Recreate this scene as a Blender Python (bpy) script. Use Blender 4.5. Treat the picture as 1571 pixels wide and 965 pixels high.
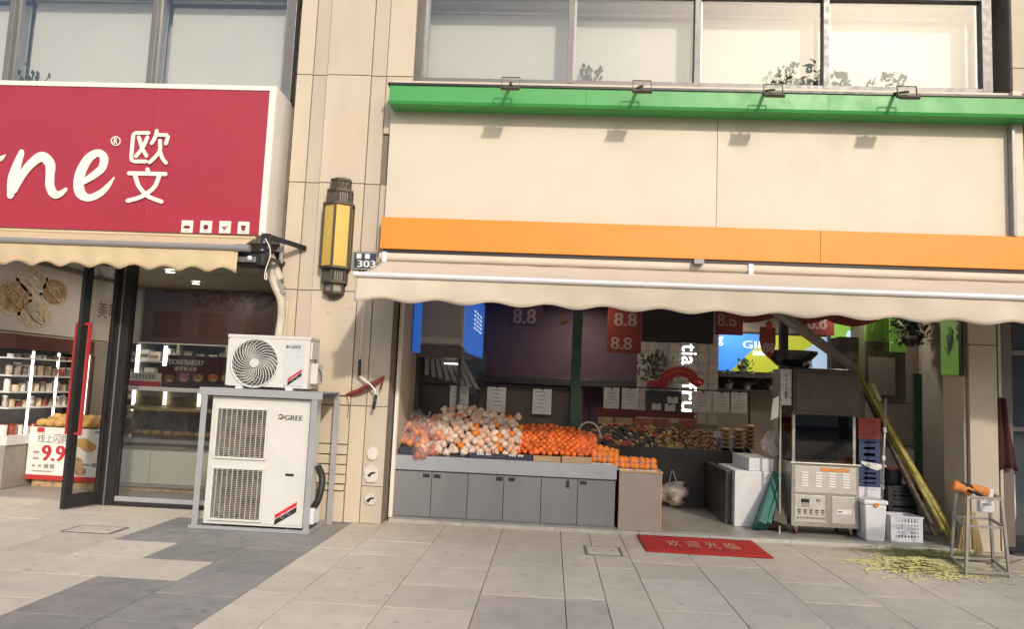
import bpy, bmesh, math, random
from mathutils import Vector, Matrix, noise
import numpy as np
random.seed(7)
S = bpy.context.scene
for o in list(bpy.data.objects): bpy.data.objects.remove(o)
COL = S.collection
rad = math.radians

# ---------------------------------------------------------------- camera
PITCH, YAW, ROLL, FPX = rad(5.7), rad(-3.2), rad(2.5), 1150.0
CAM = np.array([0.0, -8.4, 1.5])
def cam_axes():
    f = np.array([math.sin(YAW)*math.cos(PITCH), math.cos(YAW)*math.cos(PITCH), math.sin(PITCH)])
    r = np.cross(f, [0, 0, 1]); r /= np.linalg.norm(r); u = np.cross(r, f)
    return math.cos(ROLL)*r+math.sin(ROLL)*u, -math.sin(ROLL)*r+math.cos(ROLL)*u, f
AR, AU, AF = cam_axes()
cd = bpy.data.cameras.new('camera'); cam = bpy.data.objects.new('camera', cd); COL.objects.link(cam)
m = Matrix.Identity(4)
for i in range(3):
    m[i][0] = AR[i]; m[i][1] = AU[i]; m[i][2] = -AF[i]; m[i][3] = CAM[i]
cam.matrix_world = m
cd.sensor_width = 36; cd.lens = FPX/1571*36; cd.clip_end = 2000
S.camera = cam
def ray(px, py): return AF + AR*(px-785.5)/FPX - AU*(py-482.5)/FPX
def W(px, py, Y):                       # photo pixel -> point on the plane y = Y
    d = ray(px, py); t = (Y-CAM[1])/d[1]; return CAM + d*t
def WX(px, py, X):                      # photo pixel -> point on the plane x = X
    d = ray(px, py); t = (X-CAM[0])/d[0]; return CAM + d*t
def G(px, py, z=0.0):
    d = ray(px, py); t = (z-CAM[2])/d[2]; return CAM + d*t
def R(x0, y0, x1, y1, Y):               # photo rectangle (edges at their middles) -> x0,x1,z0,z1 on plane Y
    xm, ym = (x0+x1)/2, (y0+y1)/2
    return W(x0, ym, Y)[0], W(x1, ym, Y)[0], W(xm, y1, Y)[2], W(xm, y0, Y)[2]

# ---------------------------------------------------------------- light
SUN_EL, SUN_AZ = rad(29), rad(23)       # azimuth: to the right of the facade normal, in front of the shops
wd = bpy.data.worlds.new('World'); S.world = wd; wd.use_nodes = True
nt = wd.node_tree; bg = nt.nodes['Background']
sky = nt.nodes.new('ShaderNodeTexSky'); sky.sky_type = 'NISHITA'; sky.sun_disc = False
sky.sun_elevation = SUN_EL; sky.sun_rotation = math.pi - SUN_AZ
sky.air_density = 1.1; sky.dust_density = 2.2; sky.ozone_density = 0.6
nt.links.new(sky.outputs[0], bg.inputs[0]); bg.inputs[1].default_value = 0.15
sl = bpy.data.lights.new('sun', 'SUN'); sun = bpy.data.objects.new('sun', sl); COL.objects.link(sun)
sl.energy = 2.0; sl.angle = rad(2.6); sl.color = (1.0, 0.90, 0.77)
sdir = Vector((math.sin(SUN_AZ)*math.cos(SUN_EL), -math.cos(SUN_AZ)*math.cos(SUN_EL), math.sin(SUN_EL)))
sun.rotation_euler = sdir.to_track_quat('Z', 'Y').to_euler()
sun.location = (6, -20, 14)
S.view_settings.view_transform = 'Standard'; S.view_settings.look = 'None'
S.view_settings.gamma = 1; S.view_settings.use_curve_mapping = False
S.view_settings.exposure = 0.37
S.cycles.use_denoising = True
S.cycles.max_bounces = 8; S.cycles.transparent_max_bounces = 16

# ---------------------------------------------------------------- materials
def srgb(r, g, b):
    f = lambda c: c/12.92 if c <= .04045 else ((c+.055)/1.055)**2.4
    return (f(r/255), f(g/255), f(b/255))
MATS = {}
def mat(name, col, rough=.55, metal=0, var=.12, vs=6, bump=0, bs=80, rnd=0, stain=0, ss=1.3, scol=None, emit=0, trans=0, spec=.5, alpha=1, streak=False, speck=0):
    M = bpy.data.materials.new(name); M.use_nodes = True
    n = M.node_tree.nodes; L = M.node_tree.links; b = n['Principled BSDF']
    tc = n.new('ShaderNodeTexCoord'); oi = n.new('ShaderNodeObjectInfo')
    va = n.new('ShaderNodeVectorMath'); va.operation = 'MULTIPLY_ADD'
    va.inputs[1].default_value = (1, 1, .25) if streak else (1, 1, 1)
    mul = n.new('ShaderNodeMath'); mul.operation = 'MULTIPLY'; mul.inputs[1].default_value = 57
    L.new(oi.outputs['Random'], mul.inputs[0])
    L.new(tc.outputs['Object'], va.inputs[0]); L.new(mul.outputs[0], va.inputs[2])
    def nz(scale, detail=5, rg=.55):
        x = n.new('ShaderNodeTexNoise'); x.inputs['Scale'].default_value = scale
        x.inputs['Detail'].default_value = detail; x.inputs['Roughness'].default_value = rg
        L.new(va.outputs[0], x.inputs['Vector']); return x
    def mr(sock, a, c, lo=.3, hi=.7):
        x = n.new('ShaderNodeMapRange'); x.inputs[1].default_value = lo; x.inputs[2].default_value = hi
        x.inputs[3].default_value = a; x.inputs[4].default_value = c; L.new(sock, x.inputs[0]); return x
    def mix(fac, a, bcol, mode='MIX'):
        x = n.new('ShaderNodeMix'); x.data_type = 'RGBA'; x.blend_type = mode
        for s, v in ((0, fac), (6, a), (7, bcol)):
            if hasattr(v, 'is_linked'): L.new(v, x.inputs[s])
            else: x.inputs[s].default_value = v if s == 0 else (*v, 1)
        return x.outputs[2]
    cur = None
    c0 = n.new('ShaderNodeRGB'); c0.outputs[0].default_value = (*col, 1); cur = c0.outputs[0]
    if var:
        x = nz(vs); r1 = mr(x.outputs[0], 1-var, 1+var)
        cur = mix(1.0, cur, r1.outputs[0], 'MULTIPLY')
    if rnd:
        r2 = mr(oi.outputs['Random'], 1-rnd, 1+rnd, 0, 1); cur = mix(1.0, cur, r2.outputs[0], 'MULTIPLY')
    if stain:
        x = nz(ss, 8, .65); r3 = mr(x.outputs[0], 0, stain, .5, .75)
        cur = mix(r3.outputs[0], cur, scol or tuple(c*.45 for c in col))
    if speck:
        x = nz(13, 2, .4); r3 = mr(x.outputs[0], 0, .55, .68, .74); cur = mix(r3.outputs[0], cur, tuple(c*.45 for c in col))
        x = nz(75, 2, .5); r3 = mr(x.outputs[0], 0, .35, .62, .72); cur = mix(r3.outputs[0], cur, tuple(c*.55 for c in col))
    L.new(cur, b.inputs['Base Color'])
    x = nz(vs*2.3); r4 = mr(x.outputs[0], max(0, rough-.08), min(1, rough+.1)); L.new(r4.outputs[0], b.inputs['Roughness'])
    b.inputs['Metallic'].default_value = metal; b.inputs['Specular IOR Level'].default_value = spec
    if trans: b.inputs['Transmission Weight'].default_value = trans
    b.inputs['Alpha'].default_value = alpha
    if bump:
        x = nz(bs, 6, .6); bp = n.new('ShaderNodeBump'); bp.inputs['Strength'].default_value = bump; bp.inputs['Distance'].default_value = .01
        L.new(x.outputs[0], bp.inputs['Height']); L.new(bp.outputs[0], b.inputs['Normal'])
    if emit:
        L.new(cur, b.inputs['Emission Color']); b.inputs['Emission Strength'].default_value = emit
    MATS[name] = M; return M
def glassmat(name, refl=.08, tint=(1, 1, 1), edge=.6, wob=0):
    M = bpy.data.materials.new(name); M.use_nodes = True; n = M.node_tree.nodes; L = M.node_tree.links
    for x in list(n): n.remove(x)
    out = n.new('ShaderNodeOutputMaterial'); mx = n.new('ShaderNodeMixShader'); tr = n.new('ShaderNodeBsdfTransparent'); gl = n.new('ShaderNodeBsdfGlossy')
    tr.inputs[0].default_value = (*tint, 1); gl.inputs['Roughness'].default_value = .01
    lw = n.new('ShaderNodeLayerWeight'); lw.inputs[0].default_value = .25
    mr = n.new('ShaderNodeMapRange'); mr.inputs[3].default_value = refl; mr.inputs[4].default_value = edge
    L.new(lw.outputs['Fresnel'], mr.inputs[0]); L.new(mr.outputs[0], mx.inputs[0])
    L.new(tr.outputs[0], mx.inputs[1]); L.new(gl.outputs[0], mx.inputs[2]); L.new(mx.outputs[0], out.inputs[0])
    if wob:
        nz = n.new('ShaderNodeTexNoise'); nz.inputs['Scale'].default_value = 1.2; bp = n.new('ShaderNodeBump'); bp.inputs['Strength'].default_value = wob; bp.inputs['Distance'].default_value = .02
        tc = n.new('ShaderNodeTexCoord'); L.new(tc.outputs['Object'], nz.inputs['Vector']); L.new(nz.outputs[0], bp.inputs['Height']); L.new(bp.outputs[0], gl.inputs['Normal'])
    MATS[name] = M; return M
mat('stone', (.56, .475, .365), .75, var=.06, vs=3, bump=.12, bs=160, rnd=.035, stain=.22, ss=1.1, scol=(.36, .29, .21), streak=True)
mat('stone_band', (.50, .43, .345), .75, var=.06, vs=3, bump=.12, bs=160, rnd=.03, stain=.25, ss=1.4, scol=(.30, .25, .19), streak=True)
mat('mortar', (.20, .17, .13), .9)
mat('plaster', (.62, .585, .525), .85, bump=.3, bs=40)
mat('tile', (.59, .52, .43), .62, var=.08, vs=5, bump=.18, bs=140, rnd=.06, stain=.4, ss=2.2, scol=(.46, .40, .33), speck=1)
mat('tile_pale', (.60, .535, .445), .62, var=.08, vs=5, bump=.18, bs=140, rnd=.06, stain=.4, ss=2.2, scol=(.40, .365, .31), speck=1)
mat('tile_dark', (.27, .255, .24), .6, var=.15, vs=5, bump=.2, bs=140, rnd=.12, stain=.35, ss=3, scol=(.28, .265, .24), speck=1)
mat('tile_rose', (.52, .45, .39), .62, var=.1, vs=5, bump=.2, bs=140, rnd=.05, stain=.4, ss=2)
mat('joint', (.07, .062, .055), .9)
mat('asphalt', (.06, .06, .06), .85, bump=.4, bs=200)
mat('threshold', (.44, .42, .38), .55, var=.1, vs=8, stain=.5, ss=5)
mat('frame_grey', (.17, .16, .155), .4, metal=.2, var=.06)
mat('frame_light', (.32, .31, .31), .35, metal=.3, var=.06)
mat('frame_dark', (.028, .026, .027), .35, metal=.2, var=.1)
mat('off_white', (.50, .485, .455), .8, var=.04, vs=1.2)  # backing tone that stands for reflected sky, also the floodlight lens
mat('sky_backing_grey', (.56, .545, .52), .8, var=.06, vs=.9)  # same stand-in for reflected sky, in the panes over the bakery
mat('ceiling_white', (.45, .43, .40), .8)
mat('red_face', (.37, .030, .053), .38, var=.05, vs=1.5)
mat('sign_white', (.78, .74, .68), .45, var=.04, vs=3, stain=.2, ss=2, scol=(.55, .5, .43))
mat('letter', (.86, .80, .71), .4, var=.03)
mat('icon_red', (.18, .02, .03), .5)
mat('bakery_fabric', (.58, .46, .29), .85, var=.06, vs=2, bump=.15, bs=300, stain=.2, ss=1.5, scol=(.45, .31, .15))
mat('shop_fabric', (.61, .525, .42), .85, var=.05, vs=2, bump=.15, bs=300, stain=.3, ss=1.2, scol=(.44, .345, .27))
mat('alu', (.72, .72, .72), .5, metal=.1, var=.05)
mat('alu_dark', (.22, .22, .23), .4, metal=.6, var=.1)
mat('black', (.02, .02, .02), .45)
mat('black_gloss', (.012, .012, .014), .15)
mat('cream_board', (.61, .54, .43), .5, var=.04, vs=1.2, stain=.16, ss=.8, scol=(.55, .46, .34))
mat('orange', srgb(226, 138, 42), .42, var=.04, vs=2)
mat('green', srgb(66, 156, 78), .4, var=.05, vs=2)
mat('grey_metal', (.36, .35, .35), .4, metal=.4, var=.08, stain=.3, ss=4)
mat('rack_steel', (.36, .36, .37), .5, metal=.2, var=.1, stain=.3, ss=6, scol=(.25, .22, .2))
mat('ac_white', (.62, .61, .58), .38, var=.04, vs=3, stain=.25, ss=2.5, scol=(.52, .49, .43))
mat('ac_panel', (.56, .58, .59), .3, var=.03)
mat('condenser', (.16, .12, .08), .7, var=.5, vs=9)
mat('grille', (.42, .40, .36), .45)
mat('ac_red', srgb(205, 35, 60), .4)
mat('lamp_bronze', (.10, .082, .06), .4, metal=.5, var=.1)
mat('lamp_panel', (.62, .43, .10), .35, var=.06, vs=4)
mat('lamp_grey', (.30, .28, .25), .5)
mat('plate_blue', (.035, .045, .075), .4)
mat('paper_white', (.78, .76, .72), .7)
mat('rag_red', (.20, .035, .03), .85, var=.2)
mat('pipe_tape', (.55, .50, .40), .7, bump=.3, bs=30, stain=.3, ss=5)
mat('counter_grey', (.20, .205, .21), .42, var=.08, vs=4, streak=True, stain=.35, ss=3, scol=(.27, .27, .265))
mat('counter_top', (.34, .36, .39), .35, var=.06)
mat('counter_taupe', (.32, .275, .25), .5, var=.05)
mat('wood_edge', (.55, .36, .17), .5)
mat('cardboard', (.42, .29, .18), .8, var=.1)
mat('box_navy', (.035, .035, .06), .5, var=.15)
mat('mandarin', srgb(230, 108, 40), .38, var=.2, vs=25, bump=.15, bs=220, rnd=.25)
mat('orange_fruit', srgb(235, 130, 28), .4, var=.12, vs=20, bump=.15, bs=220, rnd=.12)
mat('wrapped_peach', (.74, .44, .30), .6, var=.25, vs=22, bump=.5, bs=90, rnd=.15, stain=.5, ss=16, scol=(.80, .62, .50))
mat('wrapped', (.76, .60, .49), .6, var=.16, vs=22, bump=.5, bs=90, rnd=.13, stain=.5, ss=16, scol=(.55, .33, .2))
mat('dull_fruit', srgb(170, 78, 45), .4, var=.25, vs=25, rnd=.15)
mat('film', (.80, .74, .70), .12, alpha=.16, bump=.6, bs=25)
mat('plum', (.05, .032, .03), .10, rnd=.6)
mat('apple', (.28, .045, .03), .18, rnd=.4)
mat('pear', (.34, .22, .06), .25, rnd=.4, var=.2, vs=30)
mat('nut', (.20, .095, .035), .25, rnd=.35, var=.2, vs=30)
mat('snack', (.36, .20, .09), .35, rnd=.2, var=.25, vs=30, bump=.6, bs=40)
mat('wall_in', (.40, .355, .305), .7, var=.05)
mat('wall_purple', (.085, .045, .065), .6, var=.05)
mat('wall_jamb', (.50, .43, .34), .7, var=.05)
mat('wall_green', (.19, .40, .06), .5, var=.06)
mat('floor_in', (.34, .32, .29), .4, var=.06, stain=.3, ss=2)
mat('ceil_in', (.40, .38, .36), .8)
mat('dark_unit', (.045, .04, .04), .35, var=.1)
mat('brown_unit', (.14, .11, .09), .5, var=.1)
mat('wtile', (.34, .31, .28), .3, rnd=.08)
mat('post_green', (.035, .085, .038), .35)
mat('poster_red', (.20, .028, .022), .5, var=.1)
mat('poster_text', (.36, .26, .23), .5)
mat('red_panel', (.45, .10, .06), .35, var=.3, vs=9)
mat('gold_panel', (.55, .38, .18), .35, var=.4, vs=6)
mat('light', (1, .93, .84), emit=14, var=0)
mat('tube_light', (1, .97, .92), emit=3.2, var=0)
mat('neon', (1, .98, .96), emit=2.2, var=0)
mat('screen_blue', (.05, .25, .80), .4, emit=.55, var=.05, vs=2)
mat('screen_blue2', (.04, .16, .62), .4, emit=.42, var=.12, vs=3)
mat('screen_lime', (.42, .46, .04), .4, emit=.5, var=.05)
mat('screen_pale', (.40, .55, .75), .4, emit=.5, var=.05)
mat('screen_text', (.62, .72, .85), .4, emit=.6, var=0)
mat('green_glow', (.20, .44, .06), .4, emit=.14, var=.12, vs=3)  # self-lit green: real on the light box, painted glow on the posters
mat('steel', (.46, .43, .39), .32, metal=.75, var=.06, vs=5, stain=.25, ss=3)
mat('steel_panel', (.52, .50, .46), .4, metal=.3, var=.05)
mat('steel_dark', (.085, .065, .05), .35, metal=.5, var=.1)
mat('bin_white', (.74, .74, .76), .4, var=.04, stain=.2, ss=4)
mat('crate_black', (.022, .022, .026), .5)
mat('crate_blue', (.03, .05, .13), .5)
mat('crate_red', (.32, .045, .04), .5)
mat('crate_white', (.72, .72, .78), .5, var=.05)
mat('board_green', (.015, .14, .115), .5, var=.1, stain=.3, ss=3)
mat('cane', (.38, .32, .06), .45, var=.3, vs=7, rnd=.15, stain=.5, ss=5, scol=(.13, .12, .03))
mat('cane_node', (.20, .15, .05), .6)
mat('peel', (.72, .68, .30), .6, var=.2, vs=14)
mat('peel_dark', (.16, .17, .05), .6, var=.2, vs=14)
mat('stool_steel', (.34, .32, .29), .42, metal=.5, var=.12, stain=.3, ss=8)
mat('glove', (.66, .24, .06), .8, var=.2, vs=20)
mat('straw', (.40, .30, .15), .8, var=.2, vs=20)
mat('pole_grey', (.36, .36, .36), .4, metal=.4)
mat('mat_red', srgb(190, 40, 34), .9, var=.12, vs=14, bump=.5, bs=400, stain=.3, ss=4, scol=(.30, .05, .04))
mat('mat_text', (.68, .40, .26), .9)
mat('bag', (.72, .66, .60), .25, alpha=.5, bump=.5, bs=18)
mat('leaf', (.035, .075, .02), .5, var=.3, rnd=.2)
mat('leaf_in', (.05, .06, .03), .5, var=.3)
mat('bark', (.10, .075, .05), .9, bump=.6, bs=20)
mat('wood_dark', (.09, .065, .05), .6, var=.15)
mat('mural_bg', (.62, .58, .57), .5, var=.06, vs=2)
mat('mural_plate', (.60, .52, .42), .5)
mat('food_tan', (.44, .29, .16), .5, var=.5, vs=14)
mat('food_cream', (.58, .48, .33), .5, var=.4, vs=12)
mat('food_brown', (.34, .20, .08), .5, var=.5, vs=15)
mat('bread', (.55, .32, .10), .5, var=.25, vs=9, rnd=.15)
mat('maroon', (.10, .035, .028), .4, var=.1)
mat('handle_red', (.42, .035, .04), .4)
mat('print_dark', (.12, .10, .09), .6)
mat('print_red', (.50, .03, .035), .5)
mat('pastel', (.52, .53, .48), .4, var=.04)
mat('case_gold', (.30, .22, .12), .45, var=.6, vs=7)
mat('pink', (.55, .20, .20), .5)
mat('jar_mix', (.30, .26, .23), .3, var=.7, vs=14, rnd=.4)
mat('jar_red', (.35, .08, .06), .25, var=.5, vs=14, rnd=.3)
mat('far_wall', (.42, .40, .37), .8, var=.06)
mat('far_glass', (.05, .06, .07), .1)
mat('apron', (.06, .014, .014), .85, var=.2)
glassmat('glass_up', .062, (.97, .98, .97), .6, wob=.02)
glassmat('glass_shop', .09, (.86, .86, .84), .6, wob=.02)
glassmat('glass_dark', .10, (.45, .38, .32), .6)
glassmat('glass_case', .10, (.92, .93, .90), .6)

# ---------------------------------------------------------------- builders
class MB:
    def __init__(s): s.v = []; s.f = []
    def add(s, vs, fs):
        k = len(s.v); s.v += [tuple(map(float, p)) for p in vs]; s.f += [tuple(i+k for i in f) for f in fs]; return s
    def box(s, x0, x1, y0, y1, z0, z1):
        x0, x1 = sorted((x0, x1)); y0, y1 = sorted((y0, y1)); z0, z1 = sorted((z0, z1))
        return s.add([(x, y, z) for x in (x0, x1) for y in (y0, y1) for z in (z0, z1)],
                     [(0, 1, 3, 2), (4, 6, 7, 5), (0, 4, 5, 1), (2, 3, 7, 6), (0, 2, 6, 4), (1, 5, 7, 3)])
    def bar(s, p, q, w, h, up=(0, 0, 1)):       # rectangular bar from p to q
        p = Vector(p); q = Vector(q); d = (q-p).normalized(); u = Vector(up)
        if abs(d.dot(u)) > .98: u = Vector((0, 1, 0))
        a = d.cross(u).normalized()*w/2; b = a.cross(d).normalized()*h/2
        vs = [c+i*a+j*b for c in (p, q) for i in (-1, 1) for j in (-1, 1)]
        return s.add(vs, [(0, 1, 3, 2), (4, 6, 7, 5), (0, 4, 5, 1), (2, 3, 7, 6), (0, 2, 6, 4), (1, 5, 7, 3)])
    def tube(s, pts, r, n=10):
        pts = [Vector(p) for p in pts]; rs = r if isinstance(r, (list, tuple)) else [r]*len(pts); vs = []; fs = []
        ref = None
        for i, p in enumerate(pts):
            d = (pts[min(i+1, len(pts)-1)]-pts[max(i-1, 0)]).normalized()
            if ref is None: ref = Vector((0, 0, 1)) if abs(d.z) < .9 else Vector((1, 0, 0))
            a = d.cross(ref).normalized(); b = a.cross(d).normalized(); ref = b
            for k in range(n):
                t = 2*math.pi*k/n; vs.append(p+(a*math.cos(t)+b*math.sin(t))*rs[i])
        for i in range(len(pts)-1):
            for k in range(n): fs.append((i*n+k, i*n+(k+1) % n, (i+1)*n+(k+1) % n, (i+1)*n+k))
        fs.append(tuple(range(n))[::-1]); fs.append(tuple((len(pts)-1)*n+k for k in range(n)))
        return s.add(vs, fs)
    def loft(s, rings):                          # rings of equal length, capped
        n = len(rings[0]); vs = [p for r in rings for p in r]; fs = []
        for i in range(len(rings)-1):
            for k in range(n): fs.append((i*n+k, i*n+(k+1) % n, (i+1)*n+(k+1) % n, (i+1)*n+k))
        fs.append(tuple(range(n))[::-1]); fs.append(tuple((len(rings)-1)*n+k for k in range(n)))
        return s.add(vs, fs)
    def prism(s, poly, y0, y1):                  # polygon in (x, z), extruded along y
        return s.loft([[(x, y1, z) for x, z in poly], [(x, y0, z) for x, z in poly]])
    def ell(s, c, rx, ry, rz, nu=12, nv=8, f=None):
        vs = [(c[0], c[1], c[2]-rz)]
        for j in range(1, nv):
            t = math.pi*j/nv-math.pi/2
            for i in range(nu):
                p = 2*math.pi*i/nu; vs.append((c[0]+rx*math.cos(t)*math.cos(p), c[1]+ry*math.cos(t)*math.sin(p), c[2]+rz*math.sin(t)))
        vs.append((c[0], c[1], c[2]+rz)); fs = []
        for i in range(nu):
            fs.append((0, 1+(i+1) % nu, 1+i)); fs.append((len(vs)-1, len(vs)-1-nu+i, len(vs)-1-nu+(i+1) % nu))
        for j in range(nv-2):
            for i in range(nu): a = 1+j*nu; fs.append((a+i, a+(i+1) % nu, a+nu+(i+1) % nu, a+nu+i))
        if f: vs = [f(Vector(v)) for v in vs]
        return s.add(vs, fs)
    def mesh(s, name, o, smooth=False):
        me = bpy.data.meshes.new(name); me.from_pydata([(x-o[0], y-o[1], z-o[2]) for x, y, z in s.v], [], s.f)
        me.validate(); bm = bmesh.new(); bm.from_mesh(me); bmesh.ops.recalc_face_normals(bm, faces=bm.faces); bm.to_mesh(me); bm.free()
        if smooth: me.shade_smooth()
        return me
    def build(s, name, material, parent=None, bevel=0, smooth=False, label=None, cat=None, group=None, kind=None, auto=False):
        xs = list(zip(*s.v)); o = ((min(xs[0])+max(xs[0]))/2, (min(xs[1])+max(xs[1]))/2, min(xs[2]))
        me = s.mesh(name, o, smooth); me.materials.append(MATS[material])
        ob = bpy.data.objects.new(name, me); COL.objects.link(ob); place(ob, o, parent)
        if auto: me.set_sharp_from_angle(angle=rad(40)) if smooth else None
        if bevel:
            b = ob.modifiers.new('b', 'BEVEL'); b.width = bevel; b.segments = 2; b.limit_method = 'ANGLE'; b.angle_limit = rad(40)
        tag(ob, label, cat, group, kind); return ob
WL = {}
def place(ob, o, parent):
    WL[ob.name] = Vector(o)
    if parent is not None: ob.parent = parent; ob.location = Vector(o)-WL[parent.name]
    else: ob.location = o
def tag(o, label=None, cat=None, group=None, kind=None):
    if label: o['label'] = label
    if cat: o['category'] = cat
    if group: o['group'] = group
    if kind: o['kind'] = kind
    return o
def thing(name, label, cat, loc=(0, 0, 0), group=None, kind=None):
    o = bpy.data.objects.new(name, None); COL.objects.link(o); o.empty_display_size = .1
    place(o, loc, None); return tag(o, label, cat, group, kind)
def box(name, m, x0, x1, y0, y1, z0, z1, parent=None, bevel=0, **k): return MB().box(x0, x1, y0, y1, z0, z1).build(name, m, parent, bevel, **k)
def pbox(name, m, px, Y0, Y1, parent=None, bevel=0, **k):      # px = photo rectangle read on plane Y0 (front)
    x0, x1, z0, z1 = R(*px, Y0); return box(name, m, x0, x1, Y0, Y1, z0, z1, parent, bevel, **k)
def copy_ob(o, name=None):
    c = o.copy(); COL.objects.link(c); return c
def text_mesh(s, ext=.0):
    cu = bpy.data.curves.new('t', 'FONT'); cu.body = s; cu.extrude = 0; cu.resolution_u = 3
    ob = bpy.data.objects.new('t', cu); COL.objects.link(ob); dg = bpy.context.evaluated_depsgraph_get()
    me = bpy.data.meshes.new_from_object(ob.evaluated_get(dg)); bpy.data.objects.remove(ob)
    v = [tuple(p.co) for p in me.vertices]; f = [tuple(p.vertices) for p in me.polygons]; bpy.data.meshes.remove(me); return v, f
def text(s, rect, Y, m, parent, name='lettering', rot=False, fn=None, bold=0):
    """flat lettering fitted to rect = x0,x1,z0,z1 on plane Y (or mapped by fn(u,v) with u,v in 0..1)"""
    v, f = text_mesh(s)
    if not v: return None
    xs = [p[0] for p in v]; ys = [p[1] for p in v]; a, b, c, d = min(xs), max(xs), min(ys), max(ys)
    mb = MB(); vs = []
    for p in v:
        u = (p[0]-a)/max(b-a, 1e-6); w = (p[1]-c)/max(d-c, 1e-6)
        if rot: u, w = w, 1-u
        vs.append(fn(u, w) if fn else (rect[0]+u*(rect[1]-rect[0]), Y, rect[2]+w*(rect[3]-rect[2])))
    mb.add(vs, f)
    if bold:
        for dx, dy in ((bold, .0006), (-bold, .0012)): mb.add([(p[0]+dx, p[1]+dy, p[2]) for p in vs], f)
    return mb.build(name, m, parent)
def catmull(P, n=8):
    P = [np.array(p, float) for p in P]; P = [2*P[0]-P[1]]+P+[2*P[-1]-P[-2]]; out = []
    for i in range(1, len(P)-2):
        for k in range(n):
            t = k/n; a, b, c, d = P[i-1:i+3]
            out.append(.5*((2*b)+(c-a)*t+(2*a-5*b+4*c-d)*t*t+(3*b-a-3*c+d)*t**3))
    out.append(P[-2]); return out
def stroke(mb, pts, fn, y, th=.012, smooth=True):
    """pts (x, y, width) in drawing units -> ribbon with round ends; fn maps (x, y) to world (x, z)"""
    P = catmull(pts) if smooth and len(pts) > 2 else [np.array(p, float) for p in pts]
    L_, R_ = [], []
    for i, p in enumerate(P):
        d = P[min(i+1, len(P)-1)][:2]-P[max(i-1, 0)][:2]; d = d/max(np.linalg.norm(d), 1e-9); nrm = np.array([-d[1], d[0]])
        L_.append(p[:2]+nrm*p[2]/2); R_.append(p[:2]-nrm*p[2]/2)
    def cap(p, d, r): a0 = math.atan2(d[1], d[0]); return [p+r*np.array([math.cos(a0+t), math.sin(a0+t)]) for t in np.linspace(-math.pi/2, math.pi/2, 7)][1:-1]
    d0 = P[0][:2]-P[1][:2]; d1 = P[-1][:2]-P[-2][:2]
    c0 = cap(P[0][:2], d0, P[0][2]/2); c1 = cap(P[-1][:2], d1, P[-1][2]/2)
    vs = []; fs = []
    for l, r in zip(L_, R_):
        for q, yy in ((l, y), (r, y), (l, y+th), (r, y+th)): a = fn(*q); vs.append((a[0], yy, a[1]))
    for i in range(len(P)-1):
        a = 4*i; b = a+4; fs += [(a, b, b+1, a+1), (a, a+2, b+2, b), (a+1, b+1, b+3, a+3)]
    for cc, base in ((c0, 0), (c1, 4*(len(P)-1))):
        k = len(vs)
        for q in cc: a = fn(*q); vs.append((a[0], y, a[1])); vs.append((a[0], y+th, a[1]))
        ring = [base]+[k+2*i for i in range(len(cc))]+[base+1] if base == 0 else [base+1]+[k+2*i for i in range(len(cc))]+[base]
        fs.append(tuple(ring))
    mb.add(vs, fs)
def ellipse_poly(cx, cz, rx, rz, n=20): return [(cx+rx*math.cos(2*math.pi*i/n), cz+rz*math.sin(2*math.pi*i/n)) for i in range(n)]

# ================================================================ SETTING: ground
box('ground', 'asphalt', -150, 150, -200, 60, -.30, -.13, kind='structure')
pave = box('pavement', 'joint', -11, 10, -11, .35, -.12, -.012, kind='structure')
box('kerb', 'threshold', -11, 10, -11.2, -11.003, -.128, .0, kind='structure', bevel=.01)
XS = [-2.08, -1.72, -1.08, -.46, .16, .46, .79, 1.37, 1.95, 2.55, 3.15, 3.75, 4.35, 4.95, 5.55, 6.15, 6.75, 7.35, 7.95]
XS = [-2.08-.6*i for i in range(14, 0, -1)]+XS
DK0, DK1 = -3.28, -2.08
protos = {}
def paving_tile(x0, x1, y0, y1, m):
    w, l = round(x1-x0, 3), round(y1-y0, 3); g = .003
    key = (w, l, m)
    if key not in protos:
        e = .0016; mb = MB()
        a, b = w/2-g, l/2-g
        mb.loft([[(-a, -b, -.04), (a, -b, -.04), (a, b, -.04), (-a, b, -.04)], [(-a, -b, -e), (a, -b, -e), (a, b, -e), (-a, b, -e)],
                 [(-a+e, -b+e, 0), (a-e, -b+e, 0), (a-e, b-e, 0), (-a+e, b-e, 0)]])
        me = mb.mesh('paving_tile', (0, 0, 0)); me.materials.append(MATS[m]); protos[key] = me
    o = bpy.data.objects.new('paving_tile', protos[key]); COL.objects.link(o)
    place(o, ((x0+x1)/2, (y0+y1)/2, random.uniform(-.0025, .0005)), pave)
    o.rotation_euler = (random.gauss(0, .0018), random.gauss(0, .0018), random.gauss(0, .0012))
rt = random.Random(3)
for i in range(len(XS)-1):
    x0, x1 = XS[i], XS[i+1]; y = .30-rt.choice([.18, .32, .5, .05])
    top = .30
    while top > -6.6:
        y0 = max(y, -9.0); mname = 'tile' if x0 >= DK1-.01 else 'tile_pale'
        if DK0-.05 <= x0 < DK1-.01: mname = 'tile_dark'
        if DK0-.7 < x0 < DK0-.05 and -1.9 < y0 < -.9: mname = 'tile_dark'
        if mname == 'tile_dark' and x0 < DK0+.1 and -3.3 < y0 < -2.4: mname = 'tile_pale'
        if mname == 'tile' and -.5 < x0 < .2 and -4.2 < y0 < -3.2: mname = 'tile_rose'
        paving_tile(x0, x1, y0, top, mname); top = y0; y = top-rt.choice([.6, .6, .9])
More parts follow.
